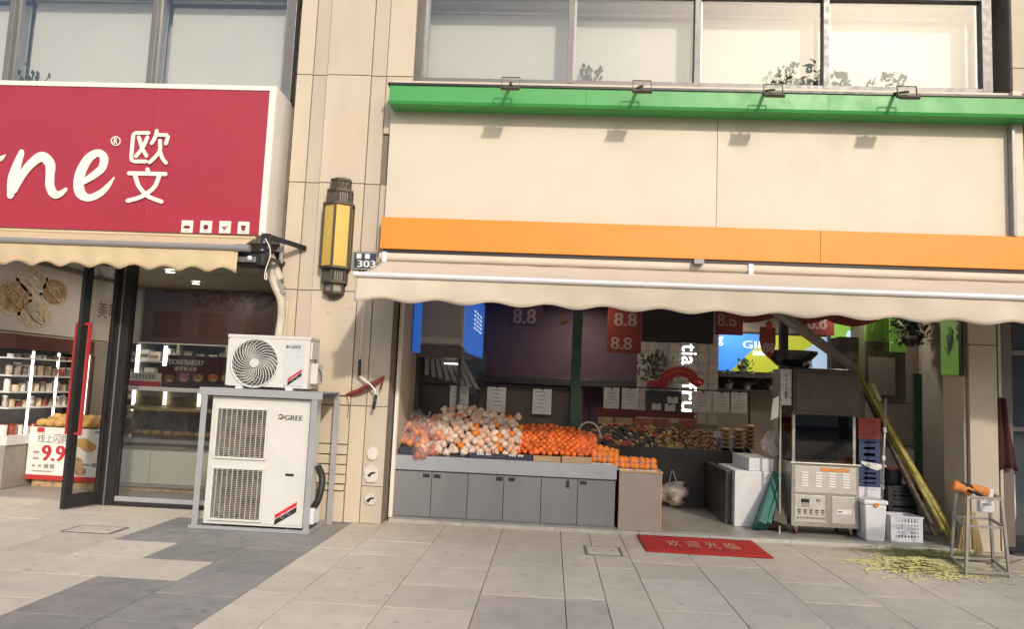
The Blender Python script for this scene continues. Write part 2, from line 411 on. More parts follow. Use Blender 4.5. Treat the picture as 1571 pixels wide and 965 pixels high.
# manhole covers set in the paving
def manhole(px, py, w, d, lab):
    g = G(px, py); t = thing('manhole_cover', lab, 'manhole cover', (g[0], g[1], 0), group='manhole covers')
    box('cover_frame', 'frame_grey', g[0]-w/2-.03, g[0]+w/2+.03, g[1]-d/2-.03, g[1]+d/2+.03, -.03, .003, t)
    box('cover_plate', 'tile_pale', g[0]-w/2, g[0]+w/2, g[1]-d/2, g[1]+d/2, -.02, .006, t, bevel=.003)
    for s in (-1, 1): box('lift_slot', 'black', g[0]+s*w*.3-.02, g[0]+s*w*.3+.02, g[1]-.006, g[1]+.006, .004, .0075, t)
manhole(925, 846, .30, .34, 'square stone-filled manhole cover in the paving beside the red mat')
manhole(146, 813, .42, .28, 'pale manhole cover in the paving in front of the bakery')
# shop threshold
thr = thing('threshold', 'pale stone threshold strip along the fruit shop front', 'threshold', (0, 0, 0), kind='structure')
xs = [-1.72, -.9, .1, 1.0, 1.75, 2.6, 3.5, 4.49]
for a, b in zip(xs, xs[1:]): box('stone_strip', 'threshold', a+.002, b-.002, -.10, .06, -.05, .035, thr, bevel=.004)

# ================================================================ BUILDING
PIL = -.30
bld = thing('shop_building', 'two-storey shop building clad in cream stone slabs', 'building', (1, 0, 0))
xc = [W(p, 115, PIL)[0] for p in (455, 480, 502, 570, 593, 634)]
core = MB()
core.box(-3.02, -1.76, PIL+.03, .45, -.1, 8.2)             # pillar between the shops
core.box(-9.5, -3.02, -.10, .45, 2.95, 4.66)                # wall above the bakery
core.box(-1.76, 7.4, -.10, .45, 3.02, 5.0)                # wall above the fruit shop
core.box(4.98, 7.5, -.05, .45, 5.001, 8.2)
core.box(4.50, 4.80, .02, .45, -.1, 4.2)                   # right pier
core.box(-9.5, 7.5, -.10, .45, 6.42, 8.2)                  # above the upper windows
core.box(-9.5, -8.6, -.2, .45, -.1, 6.42)
core.build('wall', 'mortar', bld)
box('roof', 'asphalt', -9.5, 7.5, .46, 7.0, 8.0, 8.2, bld)
box('rear_wall', 'wall_in', -9.5, 7.5, 6.6, 6.9, -.1, 8.0, bld)
box('upper_floor', 'ceil_in', -9.5, 7.5, .46, 6.6, 2.97, 3.2, bld)
box('party_wall', 'wall_in', -2.6, -2.3, .46, 6.6, .03, 2.97, bld)
box('side_wall', 'wall_in', -9.5, -9.3, .46, 6.6, -.1, 8, bld)
box('side_wall', 'wall_in', 7.3, 7.5, .46, 6.6, -.1, 8, bld)
# stone slabs on the pillar
def slab(x0, x1, z0, z1, y, m='stone', g=.004, t=.05):
    box('stone_slab', m, x0+g, x1-g, y, y+t, z0+g, z1-g, bld, bevel=.004)
zj = [W(530, p, PIL)[2] for p in (-60, 115, 281, 447, 622)]
rows = [(zj[0], 8.2)]+[(zj[k+1], zj[k]) for k in range(4)]
for z0, z1 in rows:
    slab(xc[0], xc[1], z0, z1, PIL); slab(xc[1], xc[2], z0, z1, PIL+.012, 'stone_band')
    slab(xc[2], xc[3], z0, z1, PIL-.012); slab(xc[3], xc[4], z0, z1, PIL+.008, 'stone_band')
    if z1 > 4.7: slab(xc[4], xc[5], max(z0, 4.3), z1, PIL)
    else: slab(xc[4], -1.76, z0, z1, PIL+.02, 'stone_band')
zl = [zj[4]]+[W(520, p, PIL)[2] for p in (682, 698, 713, 728, 743)]+[W(520, 753, PIL)[2], .0]
slab(xc[0], xc[1], 0, zl[0], PIL); slab(xc[1], xc[2], 0, zl[0], PIL+.012, 'stone_band')
ym = [PIL+.0, PIL-.002, PIL-.008, PIL-.012, PIL-.004, PIL-.04, PIL-.012]
for k in range(7): slab(xc[2], xc[3], zl[k+1], zl[k], ym[k], g=.006)
slab(xc[3], xc[4], 0, zl[0], PIL+.004, 'stone'); slab(xc[4], -1.76, W(590, 748, PIL)[2], zl[0], PIL+.02, 'stone_band'); slab(xc[4], -1.76, 0, W(590, 748, PIL)[2], PIL+.02, 'stone_band')
# patches of plaster and old screw holes
for (px, py, r, hole) in ((572, 697, 11, 0), (570, 728, 15, 1), (568, 767, 10, 1)):
    c = W(px, py, PIL-.001); poly = [(c[0]+math.cos(a)*r/165*random.uniform(.75, 1.1), c[2]+math.sin(a)*r/165*random.uniform(.85, 1.25)) for a in np.linspace(0, 2*math.pi, 15)[:-1]]
    MB().prism(poly, PIL-.004, PIL+.02).build('plaster_patch', 'plaster', bld)
    if hole: MB().prism([(c[0]-.045, c[2]-.012), (c[0]-.01, c[2]+.02), (c[0]+.035, c[2]+.028), (c[0]+.045, c[2]+.012), (c[0]+.01, c[2]+.004), (c[0]-.02, c[2]-.035)], PIL-.006, PIL).build('chipped_hole', 'frame_dark', bld)
for (px, py) in ((500, 470), (512, 462), (520, 474), (530, 462), (536, 473), (503, 480)):
    c = W(px, py, PIL-.013); MB().prism(ellipse_poly(c[0], c[2], random.uniform(.012, .03), random.uniform(.01, .02), 10), PIL-.0145, PIL).build('glue_spot', 'stone_band', bld)
# right pier and slabs at the upper right
slab(4.50, 4.80, 0, 2.2, -.03, 'wall_jamb'); slab(4.50, 4.80, 2.2, 4.2, -.03, 'wall_jamb')
for z0, z1 in ((5.001, 5.3), (5.3, 6.6), (6.6, 8.2)):
    slab(4.985, 5.20, z0, z1, -.106); slab(5.20, 5.38, z0, z1, -.102, 'stone_band', t=.055); slab(5.38, 7.3, z0, z1, -.112, t=.06)
for x0 in (-8.4, -6.6, -4.8, -1.7, .3, 2.3):
    slab(x0, min(x0+1.98, -3.05) if x0 < -3 else min(x0+1.98, 4.7), 6.45, 8.2, -.16)

# upper windows: frame members, panes, pale sheets added for the sky reflection
def upper_window(x0, x1, z0, z1, mull, off_white, lab, yf=.0):
    t = bpy.data.objects.new('window', None); COL.objects.link(t); place(t, ((x0+x1)/2, yf, z0), bld); t['label'] = lab
    fr = MB(); fw = .07
    fr.box(x0, x1, yf, yf+.12, z1-.08, z1+.10); fr.box(x0, x1, yf, yf+.12, z0-.05, z0+.04)
    for xx in [x0+.0, x1-.11]: fr.box(xx, xx+.11, yf-.003, yf+.123, z0+.003, z1+.05)
    for mx in mull: fr.box(mx-fw*.5, mx+fw*.5, yf-.004, yf+.124, z0, z1)
    fr.build('window_frame', 'frame_grey', t, bevel=.004)
    for a, b in [(mx+fw*.5+.002, mx+fw*.5+.03) for mx in mull]+[(x0+.112, x0+.15), (x1-.15, x1-.112)]:
        box('sash_trim', 'frame_light', a, b, yf+.065, yf+.12, z0+.045, z1-.09, t)
    ed = [x0+.05]+list(mull)+[x1-.05]
    for a, b in zip(ed, ed[1:]): box('pane', 'glass_up', a, b, yf+.05, yf+.058, z0+.02, z1-.04, t)
    for k, (a, b) in enumerate(zip(ed, ed[1:])):
        box('sky_backing', off_white, a+.03, b-.03, yf+.36, yf+.365, z0-.05, z1-.16-.05*(k % 2), t)  # added pale sheet, stands in for sky reflected in the pane
        MB().tube([(a+.03, yf+.34, z1-.13), (b-.03, yf+.34, z1-.13)], .03, 8).build('backing_tube', 'ceiling_white', t, smooth=True)  # tube added at the head of the sheet
    box('window_sill', 'frame_light', x0, x1, yf-.02, yf+.42, z0-.1, z0-.052, t)
    box('lining', 'ceiling_white', x0, x1, yf+.5, yf+.52, z0-.1, z1+.1, t)
wz0 = 5.06
mR = [W(p, 75, .0)[0] for p in (875, 1070, 1268)]
upper_window(W(637, 60, 0)[0], W(1522, 60, 0)[0], wz0, 6.22, mR, 'off_white', 'four-pane upper window above the green strip, with added pale backing for sky reflection')
mL = [W(p, 60, .0)[0] for p in (14, 234)]
upper_window(-8.5, W(452, 60, 0)[0], wz0-.30, 6.3, [mL[0]-1.55]+mL, 'sky_backing_grey', 'upper window above the red bakery sign, with added pale backing for sky reflection')
# small planters standing on the inner sill, seen through the glass
def sill_plant(px, Y, h, lab, z=wz0-.05):
    x = W(px, 130, Y)[0]; t = thing('potted_plant', lab, 'plant', (x, Y, z), group='plants on the upstairs sill')
    MB().loft([[(x+r*math.cos(a), Y+r*math.sin(a), z+zz) for a in np.linspace(0, 2*math.pi, 11)[:-1]] for r, zz in ((.05, 0), (.07, .10))]).build('pot', 'lamp_grey', t)
    mb = MB(); rr = random.Random(px)
    for k in range(26):
        a = rr.uniform(0, 6.28); l = h*rr.uniform(.5, 1); c = Vector((x, Y, z+.08)); e = c+Vector((math.cos(a)*l*.55, math.sin(a)*.05, l*rr.uniform(.5, 1)))
        mb.bar(c, e, .012, .003); s = Vector((math.cos(a+1), 0, math.sin(a+1)))*.03
        mb.add([e-s, e+Vector((0, -.02, .03)), e+s, e+Vector((0, .02, -.03))], [(0, 1, 2, 3)])
    mb.build('leaves', 'leaf', t)
sill_plant(905, .24, .34, 'spiky green plant on the sill behind the second upstairs pane')
sill_plant(48, .24, .50, 'small palm on the sill behind the upstairs pane over the bakery', wz0-.352)
sill_plant(1196, .24, .36, 'thin leafy plant on the sill behind the third upstairs pane')

# ================================================================ ACROSS THE STREET (seen in the glass, shades the lower right)
def street_tree(x, y, h, cr, lab, n=4200, seed=1):
    t = thing('street_tree', lab, 'tree', (x, y, -.13), group='trees across the street'); rr = random.Random(seed)
    tp = MB(); tp.tube([(x, y, -.2), (x+.1, y, h*.25), (x-.1, y+.1, h*.5), (x+.2, y, h*.8)], [.26, .2, .15, .05], 8)
    for k in range(7):
        a = k*2.4; z = h*(.35+.06*k); tp.tube([(x, y, z), (x+math.cos(a)*cr*.4, y+math.sin(a)*cr*.4, z+cr*.35), (x+math.cos(a)*cr*.75, y+math.sin(a)*cr*.75, z+cr*.7)], [.1, .07, .02], 6)
    tp.build('trunk', 'bark', t)
    cl = [(rr.uniform(-1, 1)*cr*.8, rr.uniform(-1, 1)*cr*.8, h*rr.uniform(.42, .93), rr.uniform(.22, .42)*cr) for k in range(22)]
    mb = MB()
    for k in range(n):
        cx, cy, cz, r = rr.choice(cl); d = Vector((rr.gauss(0, 1), rr.gauss(0, 1), rr.gauss(0, .8))).normalized()*r*rr.uniform(.5, 1)**.5
        p = Vector((x+cx, y+cy, cz))+d
        u = Vector((rr.gauss(0, 1), rr.gauss(0, 1), rr.gauss(0, 1))).normalized(); v = u.orthogonal().normalized(); s = rr.uniform(.10, .22)
        mb.add([p-u*s, p+v*s*.45, p+u*s, p-v*s*.45], [(0, 1, 2, 3)])
    mb.build('crown', 'leaf', t)
street_tree(14.0, -28, 18.0, 3.7, 'tall leafy tree across the street reflected in the third upstairs pane', seed=1)
street_tree(21, -29, 17.6, 4.6, 'broad leafy tree across the street reflected in the last upstairs pane', seed=2)
street_tree(27.5, -27, 15.0, 4.4, 'leafy tree farthest along across the street from the fruit shop', seed=3)
street_tree(-14, -26, 13.0, 3.8, 'leafy tree across the street from the bakery', seed=4)
def far_block(x0, x1, y, h, lab, m):
    t = thing('opposite_building', lab, 'building', ((x0+x1)/2, y, -.13)); box('wall', m, x0, x1, y-8, y, -.13, h, t)
    for z in np.arange(1.0, h-2, 3.2):
        for xx in np.arange(x0+1, x1-2.2, 3.4): box('window', 'far_glass', xx, xx+2, y-.02, y+.04, z, z+1.8, t)
far_block(-40, -12, -44, 11.0, 'low pale building facing the bakery across the street', 'far_wall')
far_block(-10, 12, -46, 9.5, 'long low building facing the pillar across the street', 'far_wall')
far_block(14, 44, -44, 12.0, 'pale building behind the trees across the street', 'far_wall')

# ================================================================ BAKERY SIGN
SY = -.60
sx1 = W(403, 246, SY)[0]+.09; sz0 = W(200, 353, SY)[2]-.01; sz1 = W(418, 134, SY)[2]+.02
bs = thing('bakery_sign', 'red lightbox sign with white script letters above the bakery', 'sign', (-5.5, SY, sz0))
box('sign_box', 'sign_white', -8.6, sx1, SY+.03, -.11, sz0, sz1, bs, bevel=.006)
seam = W(229, 240, SY)[0]
for a, b in ((-8.55, seam-.001), (seam+.001, sx1-.075)): box('sign_face', 'red_face', a, b, SY+.012, SY+.03, sz0+.003, sz1-.06, bs)
box('trim', 'sign_white', sx1-.073, sx1, SY, SY+.03, sz0, sz1, bs, bevel=.004)
for a, b in ((-8.6, seam-.002), (seam+.002, sx1-.075)): box('trim', 'sign_white', a, b, SY, SY+.03, sz1-.055, sz1, bs, bevel=.004)
def zs(x, y): p = W(x/5.611, 180+y/5.611, SY); return p[0], p[2]
n_ = MB()
stroke(n_, [(188, 297, 46), (150, 400, 70), (112, 530, 88), (90, 672, 56)], zs, SY-.004)
stroke(n_, [(118, 630, 60), (190, 500, 66), (275, 395, 74), (365, 338, 84), (432, 400, 84), (433, 500, 74), (432, 590, 74), (468, 660, 72), (520, 658, 52), (572, 618, 28)], zs, SY-.008)
n_.build('lettering', 'letter', bs)
e_ = MB()
stroke(e_, [(692, 570, 40), (750, 536, 52), (806, 500, 60)], zs, SY-.0065)
stroke(e_, [(790, 511, 60), (840, 472, 64), (882, 428, 66), (895, 345, 70), (845, 305, 62), (765, 350, 76), (700, 460, 84), (676, 570, 86), (696, 655, 86), (765, 692, 62), (860, 655, 56), (930, 590, 40), (984, 514, 8)], zs, SY-.004)
e_.build('lettering', 'letter', bs)
t_ = MB(); stroke(t_, [(-260, 500, 70), (-150, 430, 50), (-40, 368, 42), (8, 352, 40), (48, 322, 8)], zs, SY-.004); t_.build('lettering', 'letter', bs)
def hanzi(strokes, w):
    mb = MB()
    for k, (pts, sm) in enumerate(strokes): stroke(mb, [(x, y, w) for x, y in pts], zs, SY-.004-.0012*k, smooth=sm)
    mb.build('lettering', 'letter', bs)
hanzi([([(1282, 132), (1175, 132), (1152, 142), (1146, 165), (1129, 345), (1136, 370), (1160, 378), (1258, 378)], False), ([(1196, 170), (1225, 262), (1262, 332)], True), ([(1272, 170), (1228, 262), (1172, 335)], True),
       ([(1352, 115), (1340, 165), (1308, 222)], True), ([(1345, 150), (1438, 152), (1450, 165), (1430, 226)], False), ([(1381, 200), (1378, 285), (1345, 335), (1290, 388)], True), ([(1380, 290), (1400, 350), (1433, 393)], True)], 31)
hanzi([([(1112, 480), (1425, 487)], False), ([(1272, 447), (1272, 478)], False), ([(1165, 502), (1195, 590), (1258, 665), (1310, 695), (1393, 725)], True), ([(1374, 502), (1330, 600), (1250, 665), (1190, 694), (1101, 718)], True)], 35)
r_ = MB(); stroke(r_, [(997+38*math.cos(a), 202+38*math.sin(a), 8) for a in np.linspace(0, 6.2, 24)], zs, SY-.004); r_.build('lettering', 'letter', bs)
a0, b0 = zs(980, 228), zs(1015, 175); text('R', (a0[0], b0[0], a0[1], b0[1]), SY-.004, 'letter', bs, bold=.003)
for k, (px, py) in enumerate(((287, 348), (316, 348.5), (345, 349), (373.5, 350))):
    c = W(px, py, SY); w = .062
    ic = box('icon_square', 'letter', c[0]-w, c[0]+w, SY-.004, SY+.012, c[2]-w, c[2]+w*1.15, bs)
    mo = MB()
    if k == 0: mo.prism([(c[0]-.045, c[2]-.005), (c[0]-.02, c[2]+.015), (c[0]+.02, c[2]+.015), (c[0]+.045, c[2]-.005), (c[0]+.02, c[2]-.02), (c[0]-.02, c[2]-.02)], SY-.006, SY-.003)
    elif k == 1: mo.prism([(c[0]-.03, c[2]+.002), (c[0]-.015, c[2]+.03), (c[0]+.02, c[2]+.025), (c[0]+.03, c[2]+.002), (c[0]+.018, c[2]-.025), (c[0]-.018, c[2]-.025)], SY-.006, SY-.003)
    elif k == 2: mo.bar((c[0]-.035, SY-.005, c[2]), (c[0]+.035, SY-.005, c[2]+.012), .004, .01); mo.prism([(c[0]-.02, c[2]-.005), (c[0]+.02, c[2]-.005), (c[0]+.012, c[2]-.025), (c[0]-.012, c[2]-.025)], SY-.006, SY-.003)
    else: mo.prism([(c[0]-.028, c[2]+.03), (c[0]+.028, c[2]+.03), (c[0]+.016, c[2]-.028), (c[0]-.016, c[2]-.028)], SY-.006, SY-.003)
    for q in (-.012, .012): mo.box(c[0]+q-.006, c[0]+q+.006, SY-.006, SY-.003, c[2]-.048, c[2]-.038)
    mo.build('icon_mark', 'icon_red', ic)

# ================================================================ AWNINGS
def awning(name, lab, x0, x1, yb, zb, yf, zf, vh, per, amp, fab, barm, rbar, roll, sag=.02, ph=0, barcov=0):
    t = thing(name, lab, 'awning', ((x0+x1)/2, yb, zb))
    MB().tube([(x0-.04, yb+.02, zb+roll), (x1+.02, yb+.02, zb+roll)], roll, 14).build('roller', fab, t, smooth=True, auto=True)
    nx, ny = int((x1-x0)/.06), 10; vs = []; fs = []
    rr = random.Random(4)
    for i in range(nx+1):
        x = x0+(x1-x0)*i/nx
        for j in range(ny+1):
            s = j/ny; z = zb+.01+(zf-zb-.01)*s-sag*4*s*(1-s)+.014*s*noise.noise(Vector((x*1.1, s*2, 0)))+.005*noise.noise(Vector((x*4, s*3, 0)))
            vs.append((x, yb+(yf-yb)*s, z))
    for i in range(nx):
        for j in range(ny): a = i*(ny+1)+j; fs.append((a, a+1, a+ny+2, a+ny+1))
    o = MB().add(vs, fs).build('fabric', fab, t, smooth=True); sm = o.modifiers.new('s', 'SOLIDIFY'); sm.thickness = .004; sm.offset = -1
    vs = []; fs = []; ny = 6; nx = int((x1-x0)/.025)
    for i in range(nx+1):
        x = x0+(x1-x0)*i/nx; h = vh-amp*(1-math.cos(2*math.pi*(x-x0)/per+ph))*.5
        for j in range(ny+1):
            s = j/ny; vs.append((x, yf-.004+.03*s*noise.noise(Vector((x*1.3, s, 3)))-.014*s*math.sin(2*math.pi*(x-x0)/per), zf-.01-h*s))
    for i in range(nx):
        for j in range(ny): a = i*(ny+1)+j; fs.append((a, a+1, a+ny+2, a+ny+1))
    o = MB().add(vs, fs).build('valance', fab, t, smooth=True); sm = o.modifiers.new('s', 'SOLIDIFY'); sm.thickness = .003
    MB().tube([(x0-.02, yf-.012, zf), (x1+.02, yf-.012, zf)], rbar, 12).build('front_bar', barm, t, smooth=True, auto=True)
    return t
ax0 = W(546, 428, -1.5)[0]; zf = W(1000, 437, -1.5)[2]; zb = W(1000, 408, -.45)[2]-.05
aw = awning('shop_awning', 'long beige roll-out awning with scalloped valance over the fruit shop', ax0, 6.2, -.45, zb, -1.5, zf, zf-W(1000, 478, -1.5)[2], .52, .038, 'shop_fabric', 'alu', .026, .05)
for xx in (ax0+.02, 2.05, 5.4):
    MB().bar((xx, -.38, zb+.02), (xx, -.50, zb+.02), .05, .16).build('bracket', 'alu', aw, bevel=.005)
q0 = W(1186, 474, -1.40); q1 = W(1312, 566, .25)
MB().bar(q0, q1, .09, .07).build('support_arm', 'brown_unit', aw, bevel=.01)
q = W(1071, 403, -.5); box('bracket', 'alu_dark', q[0]-.05, q[0]+.05, -.56, -.44, q[2]-.02, q[2]+.03, aw)
# crank that winds the awning, hanging in front of the pillar
ck = thing('awning_crank', 'white awning crank with black grips hanging by the pillar', 'crank', tuple(W(575, 600, PIL-.07)))
MB().tube([W(562, 440, -.38), W(556, 500, PIL-.05), W(552, 553, PIL-.05)], .006, 8).build('rod', 'sign_white', ck, smooth=True)
MB().tube([W(552, 552, PIL-.05), W(551, 577, PIL-.05)], .016, 8).build('grip', 'black', ck, smooth=True)
MB().tube([W(551, 577, PIL-.05), W(558, 582, PIL-.055), W(568, 590, PIL-.07), W(575, 598, PIL-.08), W(577, 607, PIL-.08)], .009, 8).build('crank_arm', 'sign_white', ck, smooth=True)
MB().tube([W(577, 606, PIL-.08), W(573, 628, PIL-.08)], .017, 8).build('grip', 'black', ck, smooth=True)
# bakery awning
bx1 = W(366, 380, -.95)[0]; zbf = W(180, 374, -.95)[2]
bw = awning('bakery_awning', 'yellow-beige half-rolled awning with scalloped edge over the bakery', -8.6, bx1, -.60, sz0-.05, -.95, zbf, zbf-W(180, 411, -.95)[2], .315, .05, 'bakery_fabric', 'frame_light', .03, .02, sag=.004)
p0 = W(372, 385, -.9)
MB().tube([(bx1-.02, -.96, zbf), (bx1+.12, -.96, zbf)], .04, 12).build('bar_end', 'frame_light', bw, smooth=True, auto=True)
c = W(395, 396, -.8); box('arm_housing', 'frame_dark', c[0]-.24, c[0]+.08, -.86, -.60, c[2]-.08, c[2]+.04, bw, bevel=.01)
box('arm_housing', 'alu_dark', c[0]-.22, c[0]+.02, -.9, -.862, c[2]-.06, c[2]-.0, bw, bevel=.006)
MB().ell(W(383, 396, -.9), .028, .028, .028).build('lock_knob', 'bin_white', bw, smooth=True)
k0 = W(410, 362, -.7)
MB().bar((k0[0], -.72, k0[2]+.02), (k0[0], -.72, k0[2]-.36), .10, .05, up=(0, 1, 0)).build('bracket', 'frame_dark', bw, bevel=.006)
MB().bar(W(407, 361, -.72), W(469, 381, PIL), .035, .05).build('bracket', 'frame_dark', bw, bevel=.004)
MB().bar(W(410, 396, -.7), W(436, 404, PIL), .03, .04).build('bracket', 'frame_dark', bw, bevel=.004)
MB().bar(W(433, 372, PIL-.1), W(431, 404, PIL-.1), .035, .035).build('bracket', 'rack_steel', bw, bevel=.004)
for a in ((405, 372), (402, 384), (412, 380)): MB().ell(W(*a, -.76), .022, .02, .022, 8, 6).build('bolt', 'alu_dark', bw, smooth=True)
cb = thing('hanging_cable', 'thin white cable dangling from the bakery awning bracket', 'cable', tuple(W(408, 428, -.78)))
MB().tube(catmull([W(407, 366, -.79), W(414, 380, -.79), W(414, 395, -.79), W(408, 412, -.79), W(406, 426, -.79), W(409, 428, -.79), W(409, 418, -.78)]), .006, 6).build('wire', 'sign_white', cb, smooth=True)
# taped refrigerant pipes
pt = thing('refrigerant_pipe', 'taped pale refrigerant pipe running down beside the bakery glass', 'pipe', tuple(W(430, 510, -.5)))
MB().tube(catmull([W(412, 398, -.45), W(414, 415, -.45), W(421, 436, -.42), W(431, 460, -.40), W(432, 485, -.40), W(428, 515, -.42), W(424, 560, -.45)]), .045, 10).build('wrapped_pipe', 'pipe_tape', pt, smooth=True)
MB().tube(catmull([W(414, 392, -.38), W(422, 412, -.38), W(430, 430, -.37)]), .05, 10).build('wrapped_pipe', 'pipe_tape', pt, smooth=True)
for i, (a, b) in enumerate((((424, 432), (431, 436)), ((428, 438), (437, 443)), ((430, 445), (438, 450)))): MB().bar(W(*a, -.43), W(*b, -.43), .03, .05).build('pipe_clip', 'lamp_grey', pt, bevel=.006)
MB().tube([W(440, 462, PIL-.03), W(436, 520, PIL-.03), W(430, 600, PIL-.03)], .022, 8).build('conduit', 'stone', pt, smooth=True)

# ================================================================ FRUIT SHOP SIGN
fs_ = thing('fruit_shop_sign', 'blank cream fascia board with orange band and green top strip', 'sign', (1.5, -.35, 3))
wx0 = W(595, 250, -.35)[0]; wx1 = W(1551, 280, -.35)[0]; oz0, oz1 = W(800, 388, -.42)[2], W(800, 339, -.42)[2]; wz1 = W(800, 160, -.35)[2]+.25
seam = W(1100, 262, -.35)[0]
for a, b in ((wx0, seam-.002), (seam+.002, wx1)): box('cream_panel', 'cream_board', a, b, -.35, -.11, oz1-.02, wz1, fs_, bevel=.003)
box('return_panel', 'cream_board', wx1+.002, wx1+.10, -.41, -.11, oz1+.003, wz1, fs_, bevel=.003)
box('return_trim', 'frame_light', wx1-.03, wx1, -.44, -.352, oz1+.003, wz1-.3, fs_)
ox0 = W(584, 358, -.42)[0]; seam = W(1259, 378, -.42)[0]
for a, b in ((ox0, seam-.0015), (seam+.0015, 6.3)): box('orange_band', 'orange', a, b, -.42, -.355, oz0, oz1, fs_, bevel=.003)
box('orange_band_soffit', 'frame_dark', ox0+.03, 6.3, -.40, -.11, oz0-.05, oz0-.001, fs_)
gx0 = W(597, 145, -.60)[0]; gz1 = W(1080, 140, -.60)[2]; gz0 = W(1080, 167, -.60)[2]
se = [gx0]+[W(p, 155, -.6)[0] for p in (899, 1271)]+[6.3]
for a, b in zip(se, se[1:]):
    mb = MB(); pr = [(-.60, gz1), (-.60, gz0+.02), (-.585, gz0-.01), (-.352, gz0-.01), (-.352, gz1)]
    mb.loft([[(a+.001, y, z) for y, z in pr], [(b-.001, y, z) for y, z in pr]]); mb.build('green_strip', 'green', fs_)
box('strip_capping', 'frame_dark', gx0-.02, 6.3, -.615, -.11, gz1+.001, gz1+.025, fs_)
# floodlights
def floodlight(px, py, lab):
    c = W(px, py, -.86); x, z = c[0], c[2]; t = thing('floodlight', lab, 'floodlight', (x, -.6, gz1), group='floodlights on the green strip')
    MB().bar((x-.02, -.58, gz1+.03), (x, -.86, z+.06), .03, .02).build('arm', 'lamp_bronze', t)
    mb = MB()
    for s in (-1, 1): mb.bar((x+s*.095, -.86, z+.0), (x+s*.095, -.83, z+.13), .006, .02)
    mb.bar((x-.095, -.83, z+.13), (x+.095, -.83, z+.13), .02, .006); mb.build('yoke', 'lamp_bronze', t)
    a = rad(35); pts = lambda w, y, h: [(x-w, -.86+y, z+h), (x+w, -.86+y, z+h)]
    n = Vector((0, math.cos(a)*.6, -math.sin(a)-.3)).normalized(); u = Vector((1, 0, 0)); v = n.cross(u).normalized()
    cc = Vector((x, -.86, z)); q = [cc+u*i*.10+v*j*.06 for i, j in ((-1, -1), (1, -1), (1, 1), (-1, 1))]
    MB().loft([[p-n*.02 for p in q], [p+n*.012 for p in q]]).build('housing', 'lamp_bronze', t, bevel=.004)
    q = [cc+u*i*.085+v*j*.045 for i, j in ((-1, -1), (1, -1), (1, 1), (-1, 1))]
    MB().loft([[p+n*.013 for p in q], [p+n*.016 for p in q]]).build('lens', 'off_white', t)
for px, py, l in ((783, 135, 'floodlight nearest the pillar on the green strip'), (985, 140, 'second floodlight from the pillar on the green strip'), (1187, 146, 'third floodlight from the pillar on the green strip'), (1393, 149, 'floodlight farthest from the pillar on the green strip')): floodlight(px, py, l)

# ================================================================ WALL LAMP, NUMBER PLATE, RAG
LX = W(520, 365, PIL)[0]
wl = thing('wall_lamp', 'tall bronze wall lamp with amber panels on the stone pillar', 'lamp', (LX, PIL, 2.5))
def tier(w, d): return [(-w, 0), (-w, -d*.55), (-.0*w, -d), (w, -d*.55), (w, 0)]
def ring(w, d, z, y0=PIL-.012): return [(LX+x, y0+y, z) for x, y in tier(w, d)]
zz = [W(520, p, PIL-.1)[2] for p in (275, 292, 313, 411, 433, 449, 458)]
wds = [(.10, .13), (.128, .16), (.155, .20), (.125, .16), (.10, .13)]
for k in range(5):
    w, d = wds[k]; a, b = zz[k+1], zz[k]
    MB().loft([ring(w-.012, d-.012, a), ring(w-.012, d-.012, b)]).build('lamp_panel' if k == 2 else 'louvre_panel', 'lamp_panel' if k == 2 else 'lamp_grey', wl)
    for z in (a, b):
        MB().loft([ring(w+.008, d+.008, z-.014), ring(w+.008, d+.008, z+.014)]).build('band', 'lamp_bronze', wl, bevel=.003)
    p = tier(w-.002, d-.002)
    for (x, y) in p: MB().box(LX+x-.011, LX+x+.011, PIL-.012+y-.008, PIL-.012+y+.012, a, b).build('rib', 'lamp_bronze', wl)
    if k in (0, 1, 3):
        for (xa, ya), (xb, yb) in ((p[1], p[2]), (p[2], p[3])):
            for q in np.linspace(.15, .85, 5): x, y = xa+(xb-xa)*q, ya+(yb-ya)*q; MB().box(LX+x-.005, LX+x+.005, PIL-.012+y-.003, PIL+.004+y, a, b).build('louvre', 'lamp_bronze', wl)
MB().loft([ring(.09, .11, zz[5]), ring(.05, .05, zz[6])]).build('finial', 'lamp_bronze', wl)
MB().loft([ring(.09, .12, zz[0]), ring(.05, .06, zz[0]+.035)]).build('cap', 'lamp_bronze', wl)
x0, x1, z0, z1 = R(541, 386, 577, 414, PIL-.03)
hn = thing('house_number_plate', 'dark blue house number plate reading 303 beside the wall lamp', 'sign', (x0, PIL, z0))
box('plate', 'plate_blue', x0, x1, PIL-.03, PIL-.02, z0, z1, hn, bevel=.002); box('mount', 'lamp_grey', x0+.03, x1-.03, PIL-.02, PIL+.005, z0+.03, z1-.03, hn)
fr = MB(); fr.box(x0+.006, x1-.006, PIL-.0315, PIL-.029, z1-.012, z1-.008); fr.box(x0+.006, x1-.006, PIL-.0315, PIL-.029, z0+.008, z0+.012); fr.box(x0+.008, x0+.012, PIL-.032, PIL-.0288, z0+.01, z1-.01); fr.build('border', 'paper_white', hn)
for a in (.16, .52): box('character_block', 'paper_white', x0+(x1-x0)*a, x0+(x1-x0)*(a+.2), PIL-.0325, PIL-.029, z0+(z1-z0)*.62, z0+(z1-z0)*.88, hn)
text('303', (x0+(x1-x0)*.22, x0+(x1-x0)*.97, z0+.03, z0+(z1-z0)*.52), PIL-.0325, 'paper_white', hn, bold=.004)
rg = thing('red_rag', 'twisted dark red rag tied across the stone pillar', 'rag', tuple(W(560, 595, PIL-.03)))
MB().tube(catmull([W(485, 604, PIL-.03), W(510, 606, PIL-.03), W(531, 607, PIL-.03)]), .005, 6).build('string', 'rag_red', rg)
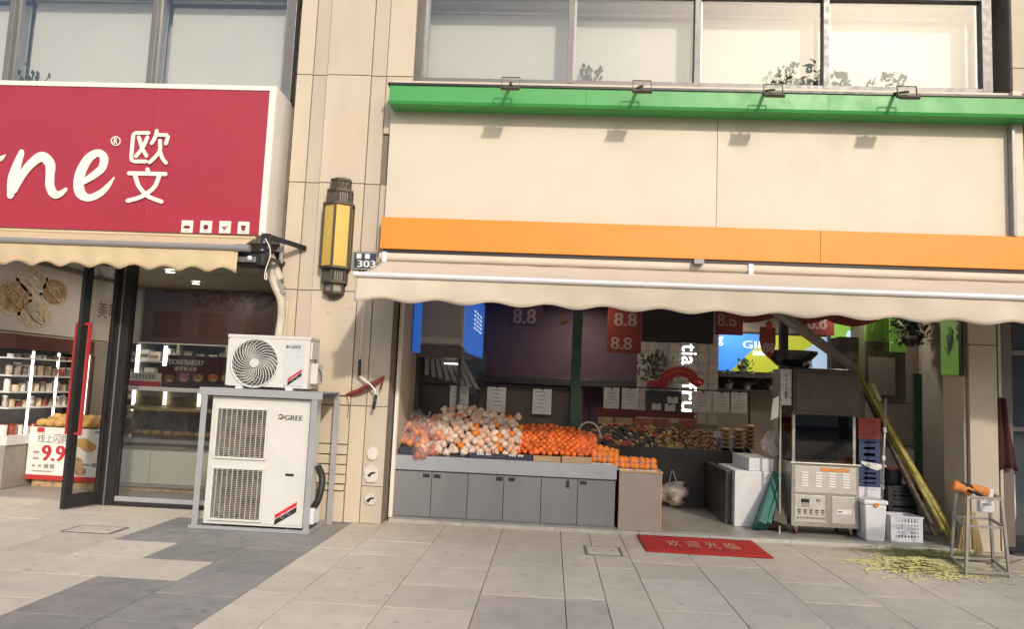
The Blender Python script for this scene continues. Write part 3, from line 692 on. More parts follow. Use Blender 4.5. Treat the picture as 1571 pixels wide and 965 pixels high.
MB().tube(catmull([W(530, 606, PIL-.03), W(548, 600, PIL-.04), W(566, 590, PIL-.045), W(590, 577, PIL-.03)], 6), [.006, .012, .018, .022, .024, .022, .019, .021, .024, .022, .018, .02, .022, .019, .016, .014, .012, .01, .008], 7).build('twisted_cloth', 'rag_red', rg, smooth=True)
MB().tube(catmull([W(532, 607, PIL-.025), W(552, 604, PIL-.03), W(570, 595, PIL-.03), W(589, 580, PIL-.025)], 6), .009, 6).build('twisted_cloth', 'rag_red', rg, smooth=True)
MB().tube(catmull([W(589, 578, PIL-.03), W(586, 588, PIL-.04), W(584, 597, PIL-.035)]), [.012]*16+[.014], 6).build('cloth_tail', 'rag_red', rg, smooth=True)
MB().tube(catmull([W(532, 608, PIL-.02), W(535, 622, PIL-.02), W(533, 640, PIL-.02)]), .004, 5).build('string', 'rag_red', rg)

# ================================================================ AIR CONDITIONERS AND RACK
AY = -.95
x0, x1, z0, z1 = R(319, 613, 470, 808, AY); z0 = .045
ac = thing('outdoor_unit', 'tall white air conditioner unit with two square fan guards', 'air conditioner', ((x0+x1)/2, AY+.18, 0))
gU = R(330, 625, 411, 705, AY); gL = R(322, 717, 406, 800, AY)
# casing front as four pieces round the guards
cs = MB(); cs.box(x0, gU[0], AY, AY+.36, z0, z1); cs.box(gU[1], x1, AY, AY+.36, z0, z1)
cs.box(gU[0], gU[1], AY, AY+.36, gU[3], z1); cs.box(gU[0], gU[1], AY, AY+.36, gL[3], gU[2]); cs.box(gU[0], gU[1], AY, AY+.36, z0, gL[2])
cs.build('casing', 'ac_white', ac); box('top_cover', 'ac_white', x0-.006, x1+.006, AY-.006, AY+.37, z1, z1+.018, ac, bevel=.006)
box('back_coil', 'condenser', gU[0], gU[1], AY+.25, AY+.27, z0+.02, z1-.02, ac)
for g in (gU, gL):
    gx0, gx1, gz0_, gz1_ = gU[0], gU[1], g[2], g[3]
    f = MB(); w = .022
    f.box(gx0, gx1, AY-.02, AY+.004, gz0_, gz0_+w); f.box(gx0, gx1, AY-.02, AY+.004, gz1_-w, gz1_); f.box(gx0, gx0+w, AY-.0195, AY+.0035, gz0_+w, gz1_-w); f.box(gx1-w, gx1, AY-.0195, AY+.0035, gz0_+w, gz1_-w)
    go = f.build('fan_guard', 'ac_white', ac, bevel=.003)
    for q in np.linspace(gx0+.06, gx1-.06, 9): box('guard_rib', 'grille', q-.0035, q+.0035, AY-.022, AY-.008, gz0_+w, gz1_-w, go)
    wires = MB()
    for q in np.linspace(gz0_+.035, gz1_-.035, 26): wires.box(gx0+w, gx1-w, AY-.016, AY-.011, q-.002, q+.002)
    wires.build('guard_wires', 'grille', go, kind='stuff')
    cx, cz = (gx0+gx1)/2, (gz0_+gz1_)/2
    fan = MB(); fan.tube([(cx, AY+.05, cz), (cx, AY+.12, cz)], .06, 14)
    for k in range(3):
        a = k*2.094+.3; bl = [(cx+math.cos(a+d)*r, AY+.06+.06*d, cz+math.sin(a+d)*r) for r, d in ((.06, -.3), (.22, -.5), (.235, .0), (.2, .5), (.06, .3))]
        fan.loft([bl, [(p[0], p[1]+.006, p[2]) for p in bl]])
    fan.build('fan', 'brown_unit', ac)
    sh = MB(); ri = [(math.cos(t), math.sin(t)) for t in np.linspace(0, 2*math.pi, 33)[:-1]]; vs = []
    for y, r in ((AY+.02, .262), (AY+.14, .250)): vs += [(cx+a*r, y, cz+b*r) for a, b in ri]
    sh.add(vs, [(i, (i+1) % 32, 32+(i+1) % 32, 32+i) for i in range(32)]).build('shroud', 'lamp_grey', ac, smooth=True)
rx0 = gU[1]+.02; pz = lambda a: z0+(z1-z0)*a
box('service_panel', 'ac_white', rx0, x1-.015, AY-.006, AY-.0005, z0+.02, z1-.06, ac, bevel=.003)
lg = R(426, 635, 465, 646, AY)
text('GREE', (lg[0]+.075, lg[1], lg[2]+.005, lg[3]-.015), AY-.008, 'print_dark', ac, 'logo', bold=.004)
mb = MB(); stroke(mb, [(math.cos(a), math.sin(a), .5) for a in np.linspace(-2.4, 2.6, 16)], lambda u, v: (lg[0]+.035+u*.026, (lg[2]+lg[3])/2-v*.02), AY-.008, .001); mb.build('logo', 'black', ac)
box('logo', 'ac_red', lg[0]+.03, lg[0]+.055, AY-.0085, AY-.0065, (lg[2]+lg[3])/2-.012, (lg[2]+lg[3])/2-.002, ac)
s_ = R(438, 727, 451, 731, AY); box('handle_slot', 'black', *s_[:2], AY-.0075, AY-.0055, *s_[2:], ac)
def sticker(P, par, yy, ws=1):
    a, b = Vector((P[0][0], 0, P[0][1])), Vector((P[1][0], 0, P[1][1])); d = (b-a)
    up = Vector((0, 0, 1)); h = P[2]
    def quad(lo, hi, m, off):
        MB().prism([(a.x, a.z+lo), (b.x, b.z+lo), (b.x, b.z+hi), (a.x, a.z+hi)], yy-off, yy).build('sticker', m, par)
    quad(.62*h, h, 'ac_red', .002); quad(0, .52*h, 'black', .002)
    mb = MB()
    for k, q in enumerate((.35, .62)):
        c = a+d*q+up*h*.45; s = h*.38
        for j, (u0, v0, u1, v1) in enumerate(((-.5, -.6, .4, .7), (-.6, .1, .6, .5), (.0, -.7, .6, -.2), (-.1, .8, .1, .2))):
            mb.bar((c.x+u0*s, yy-.0035-.0004*j, c.z+v0*s), (c.x+u1*s, yy-.0035-.0004*j, c.z+v1*s), .002, s*.22, up=(0, -1, 0))
    mb.build('sticker_print', 'bin_white', par)
p_, q_ = W(421, 806, AY), W(455, 786, AY); sticker(((p_[0], p_[2]), (q_[0], q_[2]), .10), ac, AY-.007)
for xx in (x0+.12, x1-.16): box('foot', 'black', xx, xx+.07, AY-.01, AY+.37, .0, .044, ac)
box('valve_cover', 'bin_white', x1+.003, x1+.07, AY+.12, AY+.34, .06, .22, ac, bevel=.01)
MB().tube(catmull([(x1+.03, AY+.2, .2), (x1+.09, AY+.2, .32), (x1+.10, AY+.24, .5), (x1+.03, AY+.3, .62)]), .035, 8).build('hose', 'black', ac, smooth=True)
# rack
rk = thing('steel_rack', 'grey angle-steel rack standing over the tall air conditioner', 'rack', ((x0+x1)/2, -.7, 0))
ztop = W(400, 614, -1.0)[2]+.035; rl, rr_ = W(306, 711, -1.0)[0], W(476, 715, -1.0)[0]
for xx, yy in ((rl, -1.0), (rr_, -1.0), (rl, -.42), (rr_+.06, -.42)):
    mb = MB(); mb.box(xx-.03, xx+.03, yy-.004, yy, 0, ztop); mb.box(xx-.03, xx-.026, yy, yy+.05, 0, ztop); mb.build('leg', 'rack_steel', rk)
box('top_beam', 'rack_steel', rl-.06, rr_+.08, -1.01, -1.004, ztop-.005, ztop+.07, rk); box('top_beam', 'rack_steel', rl-.06, rr_+.08, -.43, -.424, ztop-.005, ztop+.07, rk)
box('top_plate', 'rack_steel', rl-.06, rr_+.08, -1.003, -.432, ztop+.055, ztop+.069, rk)
box('bottom_rail', 'rack_steel', rl-.06, rr_+.03, -1.012, -.996, .002, .035, rk); box('bottom_rail', 'rack_steel', rl-.03, rr_+.06, -.41, -.395, .002, .035, rk)
for xx in (rl-.02, rr_+.02): box('side_rail', 'rack_steel', xx-.02, xx+.02, -.99, -.43, .003, .03, rk)
# small unit
BY = -.88
x0, x1, z0, z1 = R(347.5, 518, 474, 598, BY); z0 = ztop+.095; dp = .30
a2 = thing('outdoor_unit', 'small white air conditioner with round swirl grille on top of the rack', 'air conditioner', ((x0+x1)/2, BY+.15, ztop+.07))
fc = W(391, 557, BY); fr_ = .245
body = MB(); n = 48
sq = []
for k in range(n):
    t = 2*math.pi*k/n; cx, cz = math.cos(t), math.sin(t)
    xa = fc[0]+.32; xl = x0
    sx = (xa-fc[0] if cx > 0 else fc[0]-xl); sz = (z1-fc[2] if cz > 0 else fc[2]-z0); s = 1/max(abs(cx)/sx, abs(cz)/sz); sq.append((fc[0]+cx*s, fc[2]+cz*s))
vs = [(a, BY, b) for a, b in sq]+[(fc[0]+fr_*math.cos(2*math.pi*k/n), BY, fc[2]+fr_*math.sin(2*math.pi*k/n)) for k in range(n)]+[(fc[0]+fr_*math.cos(2*math.pi*k/n), BY+.06, fc[2]+fr_*math.sin(2*math.pi*k/n)) for k in range(n)]
fsx = [(k, (k+1) % n, n+(k+1) % n, n+k) for k in range(n)]+[(n+k, n+(k+1) % n, 2*n+(k+1) % n, 2*n+k) for k in range(n)]
body.add(vs, fsx); body.box(xa, x1, BY, BY+dp, z0, z1); body.box(x0, xa, BY+.065, BY+dp, z0, z1)
body.box(x0, x0+.002, BY, BY+.065, z0, z1); body.box(x0, xa, BY, BY+.065, z0, z0+.002)
body.build('casing', 'ac_white', a2); box('top_cover', 'ac_white', x0-.006, x1+.008, BY-.006, BY+dp+.006, z1-.012, z1+.022, a2, bevel=.007)
MB().prism(ellipse_poly(fc[0], fc[2], fr_-.002, fr_-.002, 40), BY+.05, BY+.058).build('fan_recess', 'frame_dark', a2)
f = MB()
for k in range(3):
    a = k*2.094; bl = [(fc[0]+math.cos(a+d)*r, BY+.03+.01*d, fc[2]+math.sin(a+d)*r) for r, d in ((.05, -.3), (.20, -.45), (.215, .1), (.18, .5), (.05, .3))]; f.loft([bl, [(p[0], p[1]+.004, p[2]) for p in bl]])
f.build('fan', 'lamp_grey', a2)
for k in range(28):
    a = 2*math.pi*k/28; pts = []
    for s in np.linspace(.055, fr_, 9): th = a-1.1*(s/fr_)**1.3; pts.append((fc[0]+math.cos(th)*s, BY-.006-.012*(1-(s/fr_)**2), fc[2]+math.sin(th)*s))
    MB().tube(pts, .0042, 5).build('grille_vane', 'ac_white', a2)
ringm = MB()
for r0 in np.linspace(.085, .225, 8): ringm.tube([(fc[0]+r0*math.cos(t), BY-.001, fc[2]+r0*math.sin(t)) for t in np.linspace(0, 6.28, 40)], .0022, 4)
ringm.build('grille_rings', 'grille', a2, kind='stuff')
MB().tube([(fc[0]+fr_*math.cos(t), BY-.002, fc[2]+fr_*math.sin(t)) for t in np.linspace(0, 6.284, 49)], .011, 6).build('grille_rim', 'ac_white', a2, smooth=True)
MB().tube([(fc[0], BY-.026, fc[2]), (fc[0], BY+.0, fc[2])], .05, 20).build('grille_hub', 'ac_white', a2, bevel=.006)
pn = R(437, 526, 467, 593, BY); box('front_panel', 'ac_panel', pn[0], pn[1], BY-.008, BY-.0005, pn[2], pn[3], a2, bevel=.004)
lg = R(440, 530, 462, 535, BY); text('GREE', (lg[0]+.035, lg[1], lg[2], lg[3]), BY-.0095, 'print_dark', a2, 'logo', bold=.002)
MB().prism(ellipse_poly(lg[0]+.012, (lg[2]+lg[3])/2, .015, .016, 12), BY-.0095, BY-.008).build('logo', 'print_dark', a2)
p_, q_ = W(441, 592, BY), W(463, 577, BY); sticker(((p_[0], p_[2]), (q_[0], q_[2]), .07), a2, BY-.0085)
for xx in (x0+.12, x1-.22): box('foot', 'alu', xx, xx+.07, BY-.02, BY+dp+.02, ztop+.07, z0-.001, a2)
box('service_cover', 'ac_white', x1+.001, x1+.075, BY+.06, BY+.24, z0+.05, z0+.26, a2, bevel=.01)
box('valve_plate', 'ac_white', x1+.001, x1+.02, BY+.02, BY+.26, z0+.30, z1-.03, a2, bevel=.004)
MB().tube(catmull([(x1+.03, BY+.1, z1-.2), (x1+.05, BY+.08, z1-.26), (x1+.10, BY+.08, z1-.33), (x1+.11, BY+.1, z1-.42)]), .006, 6).build('power_cable', 'black', a2, smooth=True)

# ================================================================ FRUIT SHOP: room
FZ = .03
box('interior_floor', 'floor_in', -2.3, 4.5, .061, 6.6, -.05, FZ, bld)
box('interior_floor', 'floor_in', -9.3, -3.0, .10, 6.6, -.05, .02, bld)
box('interior_floor', 'floor_in', 4.51, 4.795, .46, 6.6, -.05, FZ, bld)
box('interior_floor', 'floor_in', 4.80, 7.3, .0, 6.6, -.05, .02, bld)
jx = W(613, 590, .1)[0]
box('jamb_lining', 'wall_jamb', -1.755, jx+.02, .04, .62, FZ, 2.96, bld, bevel=.004)
box('jamb_trim', 'sign_white', -1.74, -1.70, -.02, .038, .036, 2.96, bld, bevel=.003)
box('partition', 'wall_in', -2.29, jx+.02, .63, 5.0, FZ, 2.96, bld)
BWY = 4.6
box('back_wall', 'wall_in', -2.3, 4.795, BWY, BWY+.15, FZ, 2.96, bld)
box('right_wall', 'wall_in', 4.80, 5.0, .46, BWY, FZ, 2.96, bld)
# purple wall with horizontal ledge
PY = 4.4
x0, x1, z0, z1 = R(742, 440, 985, 590, PY)
pw = box('purple_partition', 'wall_purple', x0, x1, PY, PY+.1, FZ, 2.96, bld)
box('ledge', 'dark_unit', x0, x1-.1, PY-.30, PY-.003, z0-.02, z0+.10, bld, bevel=.004)
x0, x1, z0, z1 = R(640, 592, 893, 700, 1.35)
box('lower_panel', 'brown_unit', x0, x1, 1.35, 1.42, .03, z1, bld)
box('panel_rail', 'dark_unit', x0, x1, 1.30, 1.345, z1-.03, z1+.012, bld)
# tiled wall: each tile is a piece
TY = 3.9; x0, x1, z0, z1 = R(978, 500, 1102, 650, TY)
tw = box('tiled_wall', 'mortar', x0, x1, TY+.012, TY+.1, FZ, 2.96, bld)
xx = np.linspace(x0, x1, 9); zz_ = np.arange(z0, 2.95, .165)
for i in range(8):
    for j in range(len(zz_)-1): box('wall_tile', 'wtile', xx[i]+.004, xx[i+1]-.004, TY, TY+.012, zz_[j]+.004, zz_[j+1]-.004, tw)
# ceiling lamps (lit in the photograph)
def down(px, py, Y, w, lab, z=2.945, pw=7):
    p = W(px, py, Y); t = thing('ceiling_light', lab, 'light', (p[0], p[1], z), group='lit ceiling lamps in the shops')
    MB().loft([[(p[0]+math.cos(a)*w, p[1]+math.sin(a)*w, z-.001+h) for a in np.linspace(0, 6.283, 17)[:-1]] for h in (-.012, .015)]).build('lamp_disc', 'light', t)
    MB().loft([[(p[0]+math.cos(a)*r, p[1]+math.sin(a)*r, z-h) for a in np.linspace(0, 6.283, 17)[:-1]] for r, h in ((w+.02, .010), (w+.02, -.014))]).build('lamp_ring', 'sign_white', t)
    ld = bpy.data.lights.new('lamp_light', 'AREA'); ld.shape = 'DISK'; ld.size = 2*w; ld.energy = pw; ld.color = (1, .86, .68)
    lo = bpy.data.objects.new('lamp_light', ld); COL.objects.link(lo); place(lo, (p[0], p[1], z-.02), t)
for k, (px, Y, l) in enumerate(((897, 2.6, 'nearest of the three lit lamps in a row beside the green post'), (897, 3.1, 'middle of the three lit lamps in a row beside the green post'), (897, 3.6, 'farthest of the three lit lamps in a row beside the green post'))): down(px, 480, Y, .08, l)
down(1226, 488, 3.4, .08, 'lit ceiling lamp above the end of the menu screen'); down(1292, 490, 2.4, .1, 'lit ceiling lamp by the green light box'); down(1312, 484, 1.6, .1, 'lit ceiling lamp nearest the green light box corner')
down(1120, 500, 4.0, .09, 'lit ceiling lamp over the blue half of the menu screen')

# lit screens and light boxes
SYY = 4.4
x0, x1, z0, z1 = R(1100, 514, 1272, 572, SYY)
ms = thing('menu_screen', 'wide lit menu board in blue, lime and pale blue on the rear wall', 'screen', ((x0+x1)/2, SYY, z0))
box('housing', 'black', x0-.03, x1+.03, SYY, BWY-.002, z0-.04, z1+.04, ms)
q = lambda a, b: (x0+(x1-x0)*a, z0+(z1-z0)*b)
MB().prism([q(0, 0), q(.12, 0), q(.46, 1), q(0, 1)], SYY-.012, SYY-.001).build('blue_panel', 'screen_blue', ms)
MB().prism([q(.121, 0), q(.66, 0), q(.66, .35), q(.95, 1), q(.461, 1)], SYY-.012, SYY-.001).build('lime_panel', 'screen_lime', ms)
MB().prism([q(.662, 0), q(1, 0), q(1, 1), q(.952, 1), q(.662, .35)], SYY-.012, SYY-.001).build('pale_panel', 'screen_pale', ms)
a, b = q(.23, .62), q(.42, .82); text('GIF', (a[0], b[0], a[1], b[1]), SYY-.0135, 'screen_text', ms, bold=.006)
a, b = q(.32, .44), q(.47, .56); box('caption_block', 'screen_text', a[0], b[0], SYY-.0135, SYY-.0125, a[1], b[1], ms)
a, b = q(.01, .66), q(.05, .9); text('g', (a[0], b[0], a[1], b[1]), SYY-.0135, 'screen_text', ms, bold=.006)
# blue light box running back along the left, above the cold cabinet
A = W(708, 500, 1.15); B = np.array([A[0]-.0, 4.3, 0]); zt = 2.9
bb = thing('blue_light_box', 'glowing blue light box running back above the cold cabinet', 'light box', (A[0], A[1], 2.2))
za = W(708, 534, 1.15)[2]; n2 = Vector((1, 0, 0))
def lb(u, v, off=0): p = Vector((A[0]+(B[0]-A[0])*u, A[1]+(B[1]-A[1])*u, za+(zt-za)*v))+n2*off; return tuple(p)
MB().loft([[lb(0, 0), lb(1, 0), lb(1, 1), lb(0, 1)], [lb(0, 0, -.06), lb(1, 0, -.06), lb(1, 1, -.06), lb(0, 1, -.06)]]).build('lit_face', 'screen_blue2', bb)
for z in ():text('IIIIIIII', None, 0, 'screen_text', bb, 'print_line', fn=lambda u, v: lb(.60+.28*u*(1-.5*(z > .6)), z-.03+.045*v, .003))
# cold cabinet with plastic strips beneath the light box
cc0 = R(640, 530, 742, 640, .95)
cb_ = thing('cold_cabinet', 'dark cold cabinet with hanging clear strips behind the bagged oranges', 'cabinet', (cc0[0], 1.0, FZ))
hz0, hz1 = W(680, 549, .95)[2], W(680, 531, .95)[2]; hx1 = W(708, 545, .95)[0]
box('header', 'brown_unit', cc0[0]-.05, hx1, .95, 1.30, hz0, hz1, cb_, bevel=.006); box('upper_box', 'wall_in', cc0[0]-.05, hx1-.03, .99, 1.28, hz1+.002, 2.9, cb_)
box('side_frame', 'dark_unit', cc0[0]-.05, cc0[0]+.02, .96, 1.29, .6, hz0-.001, cb_); box('side_frame', 'dark_unit', hx1-.04, hx1, .96, 1.0, .8, hz0-.001, cb_)
for k in range(8):
    x = cc0[0]+.08+k*.062; vs = [(x, .98, hz0-.004), (x+.05, .985, hz0-.004), (x+.05+.035*k*.9, 1.0, hz0-.22-.022*k), (x+.035*k*.9, .99, hz0-.22-.022*k)]
    MB().loft([vs, [(p[0], p[1]+.003, p[2]) for p in vs]]).build('clear_strip', 'film', cb_)
box('back_panel', 'dark_unit', cc0[0]-.04, hx1+.2, 1.26, 1.29, .6, hz0-.002, cb_); box('lit_tube', 'tube_light', hx1-.25, hx1-.05, 1.2, 1.22, hz0-.07, hz0-.055, cb_)
x0, x1, z0, z1 = R(742-34, 545, 742, 592, 1.1); box('glass_side', 'glass_case', hx1+.01, hx1+.30, 1.02, 1.026, z0-.1, z1, cb_)
# narrow blue screen by the left jamb
x0, x1, z0, z1 = R(633, 465, 648, 542, .66)
nsn = thing('narrow_screen', 'narrow blue screen fixed by the jamb above the bagged oranges', 'screen', (x0, .6, z0))
vs = [(x0, .64, z0+.02), (x1, .60, z0), (x1, .60, 2.9), (x0, .64, 2.9)]
MB().loft([vs, [(p[0]-.03, p[1]+.05, p[2]) for p in vs]]).build('lit_face', 'screen_blue2', nsn)
box('side_casing', 'black', jx+.021, x0-.003, .56, .62, z0+.02, 2.9, nsn)
# green post and hanging paper flower
gp = W(884, 560, 1.2)[0]
pst = thing('green_post', 'dark green square post standing behind the mandarins', 'post', (gp, 1.2, FZ)); box('shaft', 'post_green', gp-.062, gp+.062, 1.14, 1.26, FZ+.02, 2.93, pst, bevel=.012); box('base_plate', 'post_green', gp-.1, gp+.1, 1.1, 1.3, FZ, FZ+.02, pst)
box('cap_plate', 'post_green', gp-.09, gp+.09, 1.11, 1.29, 2.931, 2.95, pst)
pf = thing('paper_flower', 'folded orange paper flower hanging near the green post', 'decoration', tuple(W(862, 490, 1.6)))
for a, b, c_ in (((860, 478), (866, 488), (861, 497)), ((858, 496), (878, 488), (864, 500))):
    vs = [W(*a, 1.6), W(*b, 1.63), W(*c_, 1.58)]; MB().loft([[tuple(v) for v in vs], [(v[0], v[1]+.01, v[2]) for v in vs]]).build('petal', 'glove', pf)
# red 8.8 posters
def poster88(px, Y, lines, lab, m='poster_red'):
    x0, x1, z0, z1 = R(*px, Y); t = thing('price_poster', lab, 'poster', ((x0+x1)/2, Y, z0), group='red price posters'); box('sheet', m, x0, x1, Y, Y+.006, z0, z1, t)
    for (a, b, c_, d) in lines: text('8.8', (x0+(x1-x0)*a, x0+(x1-x0)*c_, z0+(z1-z0)*b, z0+(z1-z0)*d), Y-.002, 'poster_text', t, bold=.008)
poster88((780, 465, 832, 500), 2.8, ((.15, .1, .8, .75),), 'faint price poster reading 8.8 on the purple wall', 'wall_purple')
poster88((932, 470, 984, 542), 2.8, ((.2, .58, .85, .86), (.12, .08, .72, .34)), 'red hanging poster with 8.8 printed twice')
poster88((1097, 470, 1140, 514), 2.7, ((.1, .3, .75, .75),), 'red poster reading 8.8 above the blue end of the screen')
poster88((1232, 470, 1280, 514), 1.8, ((.15, .2, .75, .7),), 'red poster reading 8.8 above the sugarcane machine')
dk = R(985, 465, 1095, 526, 3.0); box('hanging_sign', 'dark_unit', dk[0], dk[1], 3.0, 3.08, dk[2], 2.95, label='blank dark hanging board in front of the tiled wall', cat='sign')
bnt = thing('red_bunting', 'swag of dark red bunting hanging just inside the awning', 'bunting', tuple(W(1180, 476, .6)))
vs = []; nb = 60; bx0, bx1 = W(1110, 470, .6)[0], W(1345, 470, .6)[0]; bz = W(1200, 484, .6)[2]
for i in range(nb+1):
    x = bx0+(bx1-bx0)*i/nb; vs += [(x, .6, bz+.12), (x, .6+.02*math.sin(i*.9), bz-.03-.07*abs(math.sin(i*math.pi/20)))]
MB().add(vs, [(2*i, 2*i+1, 2*i+3, 2*i+2) for i in range(nb)]).build('cloth', 'poster_red', bnt)
# hanging red fan poster with 88
hf = thing('hanging_fan', 'dark red curved paper hanging printed 88 beside the black basin', 'decoration', tuple(W(1178, 520, .3)))
poly = [W(a, b, .3) for a, b in ((1166, 501), (1190, 503), (1190, 528), (1186, 545), (1180, 550), (1170, 540), (1165, 522))]
MB().prism([(p[0], p[2]) for p in poly], .3, .31).build('paper', 'poster_red', hf); rc = R(1171, 526, 1187, 541, .3); text('88', rc, .297, 'poster_text', hf, bold=.005)
MB().tube([W(1179, 502, .305), W(1177, 474, .305)], .004, 5).build('string', 'rag_red', hf); MB().ell(W(1180, 499, .3), .04, .02, .05).build('knot', 'handle_red', hf, smooth=True)
# glowing vertical name sign
ne = thing('name_sign', 'white glowing vertical letters on the tiled wall', 'sign', tuple(W(1057, 580, 3.7)))
r1 = R(1046, 528, 1068, 560, 3.7); r2 = R(1046, 588, 1068, 641, 3.7)
text('tia', r1, 3.68, 'neon', ne, rot=True, bold=.002); text('frui', r2, 3.68, 'neon', ne, rot=True, bold=.002)
for rr2 in (r1, r2): box('backing', 'glass_case', rr2[0]-.02, rr2[1]+.02, 3.70, 3.71, rr2[2]-.03, rr2[3]+.03, ne)
for zq in (r1[2], r1[3], r2[2], r2[3]): box('standoff', 'alu', (r1[0]+r1[1])/2-.01, (r1[0]+r1[1])/2+.01, 3.711, 3.898, zq-.01, zq+.01, ne)
# red arched dragon-like ribbon
rb = thing('red_ribbon', 'red arched ribbon banner in front of the glowing letters', 'banner', tuple(W(1037, 580, 3.3)))
f2 = lambda u, v: (W(u, v, 3.3)[0], W(u, v, 3.3)[2])
mb = MB(); stroke(mb, [(998, 588, 8), (1015, 590, 14), (1022, 578, 15), (1040, 570, 15), (1058, 574, 15), (1066, 584, 14), (1076, 586, 9)], f2, 3.3, .03); mb.build('ribbon_body', 'handle_red', rb)
mb = MB(); stroke(mb, [(1018, 577, 1.5), (1040, 569, 1.5), (1060, 574, 1.5)], f2, 3.297, .002); mb.build('ribbon_trim', 'glove', rb)
MB().ell(W(1070, 589, 3.28), .07, .04, .05).build('ribbon_head', 'handle_red', rb, smooth=True)
# price sheets clipped to rails
rl_ = thing('paper_rail', 'thin dark rail carrying price sheets behind the wrapped fruit', 'rail', tuple(W(780, 592, 1.2)))
rz = W(760, 593, 1.2)[2]; MB().tube([(W(640, 590, 1.2)[0], 1.2, rz), (W(876, 590, 1.2)[0], 1.2, rz)], .008, 6).build('rod', 'black', rl_)
for xq in (W(650, 590, 1.2)[0], W(872, 590, 1.2)[0]): MB().tube([(xq, 1.2, rz), (xq, 1.298, rz)], .008, 6).build('end_bracket', 'black', rl_)
rl2 = thing('paper_rail', 'thin dark rail carrying price sheets in front of the tiled wall', 'rail', tuple(W(1040, 600, 2.9)))
rz2 = W(1040, 597, 2.9)[2]; MB().tube([(W(905, 590, 2.9)[0], 2.9, rz2), (W(1150, 600, 2.9)[0], 2.9, rz2)], .01, 6).build('rod', 'black', rl2)
MB().tube([(W(1150, 600, 2.9)[0], 2.9, rz2), (W(1150, 600, 2.9)[0], 2.9, FZ)], .015, 6).build('upright', 'black', rl2); MB().tube([(W(905, 600, 2.9)[0], 2.9, rz2), (W(905, 600, 2.9)[0], 2.9, FZ)], .015, 6).build('upright', 'black', rl2)
def sheet(px, Y, lab, m='paper_white', lines=5):
    x0, x1, z0, z1 = R(*px, Y); t = thing('price_sheet', lab, 'paper', ((x0+x1)/2, Y, z0), group='price sheets on the rails'); box('paper', m, x0, x1, Y, Y+.003, z0, z1, t)
    mb = MB(); rr = random.Random(px[0]); h = z1-z0
    for k in range(lines):
        z = z1-h*(.12+.15*k); a = rr.uniform(.15, .35); mb.box(x0+(x1-x0)*a, x0+(x1-x0)*rr.uniform(.55, .9), Y-.0015, Y-.0005, z-h*.009, z+h*.009)
    mb.build('print_lines', 'print_dark', t, kind='stuff')
    cl = (x0+x1)/2; box('clip', 'black', cl-.015, cl+.015, Y-.004, Y+.006, z1-.012, z1+.015, t)
for px, l in (((690, 592, 719, 631), 'price sheet nearest the cold cabinet on the rail'), ((747, 594, 776, 633), 'middle price sheet on the rail behind the wrapped fruit'), ((817, 597, 846, 636), 'price sheet on the rail nearest the green post')): sheet(px, 1.19, l)
for px, l in (((926, 595, 950, 627), 'price sheet at the green-post end of the far rail'), ((954, 596, 979, 628), 'second price sheet along the far rail'), ((1067, 601, 1091, 632), 'price sheet just beside the glowing letters'), ((1095, 602, 1119, 633), 'price sheet second from the end of the far rail'), ((1122, 602, 1146, 634), 'price sheet at the machine end of the far rail')): sheet(px, 2.89, l)
for px, l in (((1000, 619, 1014, 629), 'small white price card lowest on the dark board'), ((1020, 620, 1036, 631), 'small white price card under another on the dark board'), ((1024, 609, 1040, 619), 'small white price card highest on the dark board')): sheet(px, 2.85, l, lines=2)
x0, x1, z0, z1 = R(990, 600, 1045, 632, 2.88); box('notice_board', 'dark_unit', x0, x1, 2.862, 2.885, z0, z1, label='dark board behind three small price cards', cat='board')
# screen shelf with plants
x0, x1, z0, z1 = R(1100, 574, 1200, 580, 4.2); sh = thing('wall_shelf', 'dark wall shelf with plants below the menu screen', 'shelf', (x0, 4.3, z0)); box('board', 'dark_unit', x0, x1, 4.15, BWY-.002, z0, z1, sh)
z2 = W(1150, 598, 4.2)[2]; box('board', 'dark_unit', x0, x1, 4.15, BWY-.002, z2-.03, z2, sh); box('back', 'brown_unit', x0, x1, BWY-.05, BWY-.003, z2, z0, sh)
def bushy(x, y, z, h, lab, n=60, m='leaf_in', pot='lamp_grey', hang=0):
    t = thing('potted_plant', lab, 'plant', (x, y, z), group='plants inside the fruit shop'); rr = random.Random(int(x*100))
    MB().loft([[(x+r*math.cos(a), y+r*math.sin(a), z+q) for a in np.linspace(0, 6.283, 11)[:-1]] for r, q in ((.05, 0), (.065, .09))]).build('pot', pot, t)
    mb = MB()
    for k in range(n):
        p = Vector((x+rr.gauss(0, h*.30), y+rr.gauss(0, .06), z+.08+(rr.random()-hang)*h)); u = Vector((rr.gauss(0, 1), rr.gauss(0, 1), rr.gauss(0, 1))).normalized()*.05; v = u.orthogonal().normalized()*.022
        mb.add([p-u, p+v, p+u, p-v], [(0, 1, 2, 3)])
    mb.build('leaves', m, t); return t
for px, l in ((1118, 'small plant at the tiled end of the wall shelf'), (1147, 'leafy plant in the middle of the wall shelf'), (1185, 'small plant on the wall shelf nearest the machine')): x = W(px, 575, 4.25)[0]; bushy(x, 4.27, z2, .22, l)
p = W(1142, 568, 4.2); bushy(p[0], 4.27, z1, .16, 'low leafy plant in front of the lime part of the screen', m='leaf')
p = W(1003, 580, 3.7); bushy(p[0], 3.72, p[2]-.1, .45, 'dark bushy plant against the tiled wall', n=160); box('plant_bracket', 'dark_unit', p[0]-.09, p[0]+.09, 3.64, 3.897, p[2]-.125, p[2]-.101, label='small dark bracket shelf holding the bushy plant', cat='shelf')

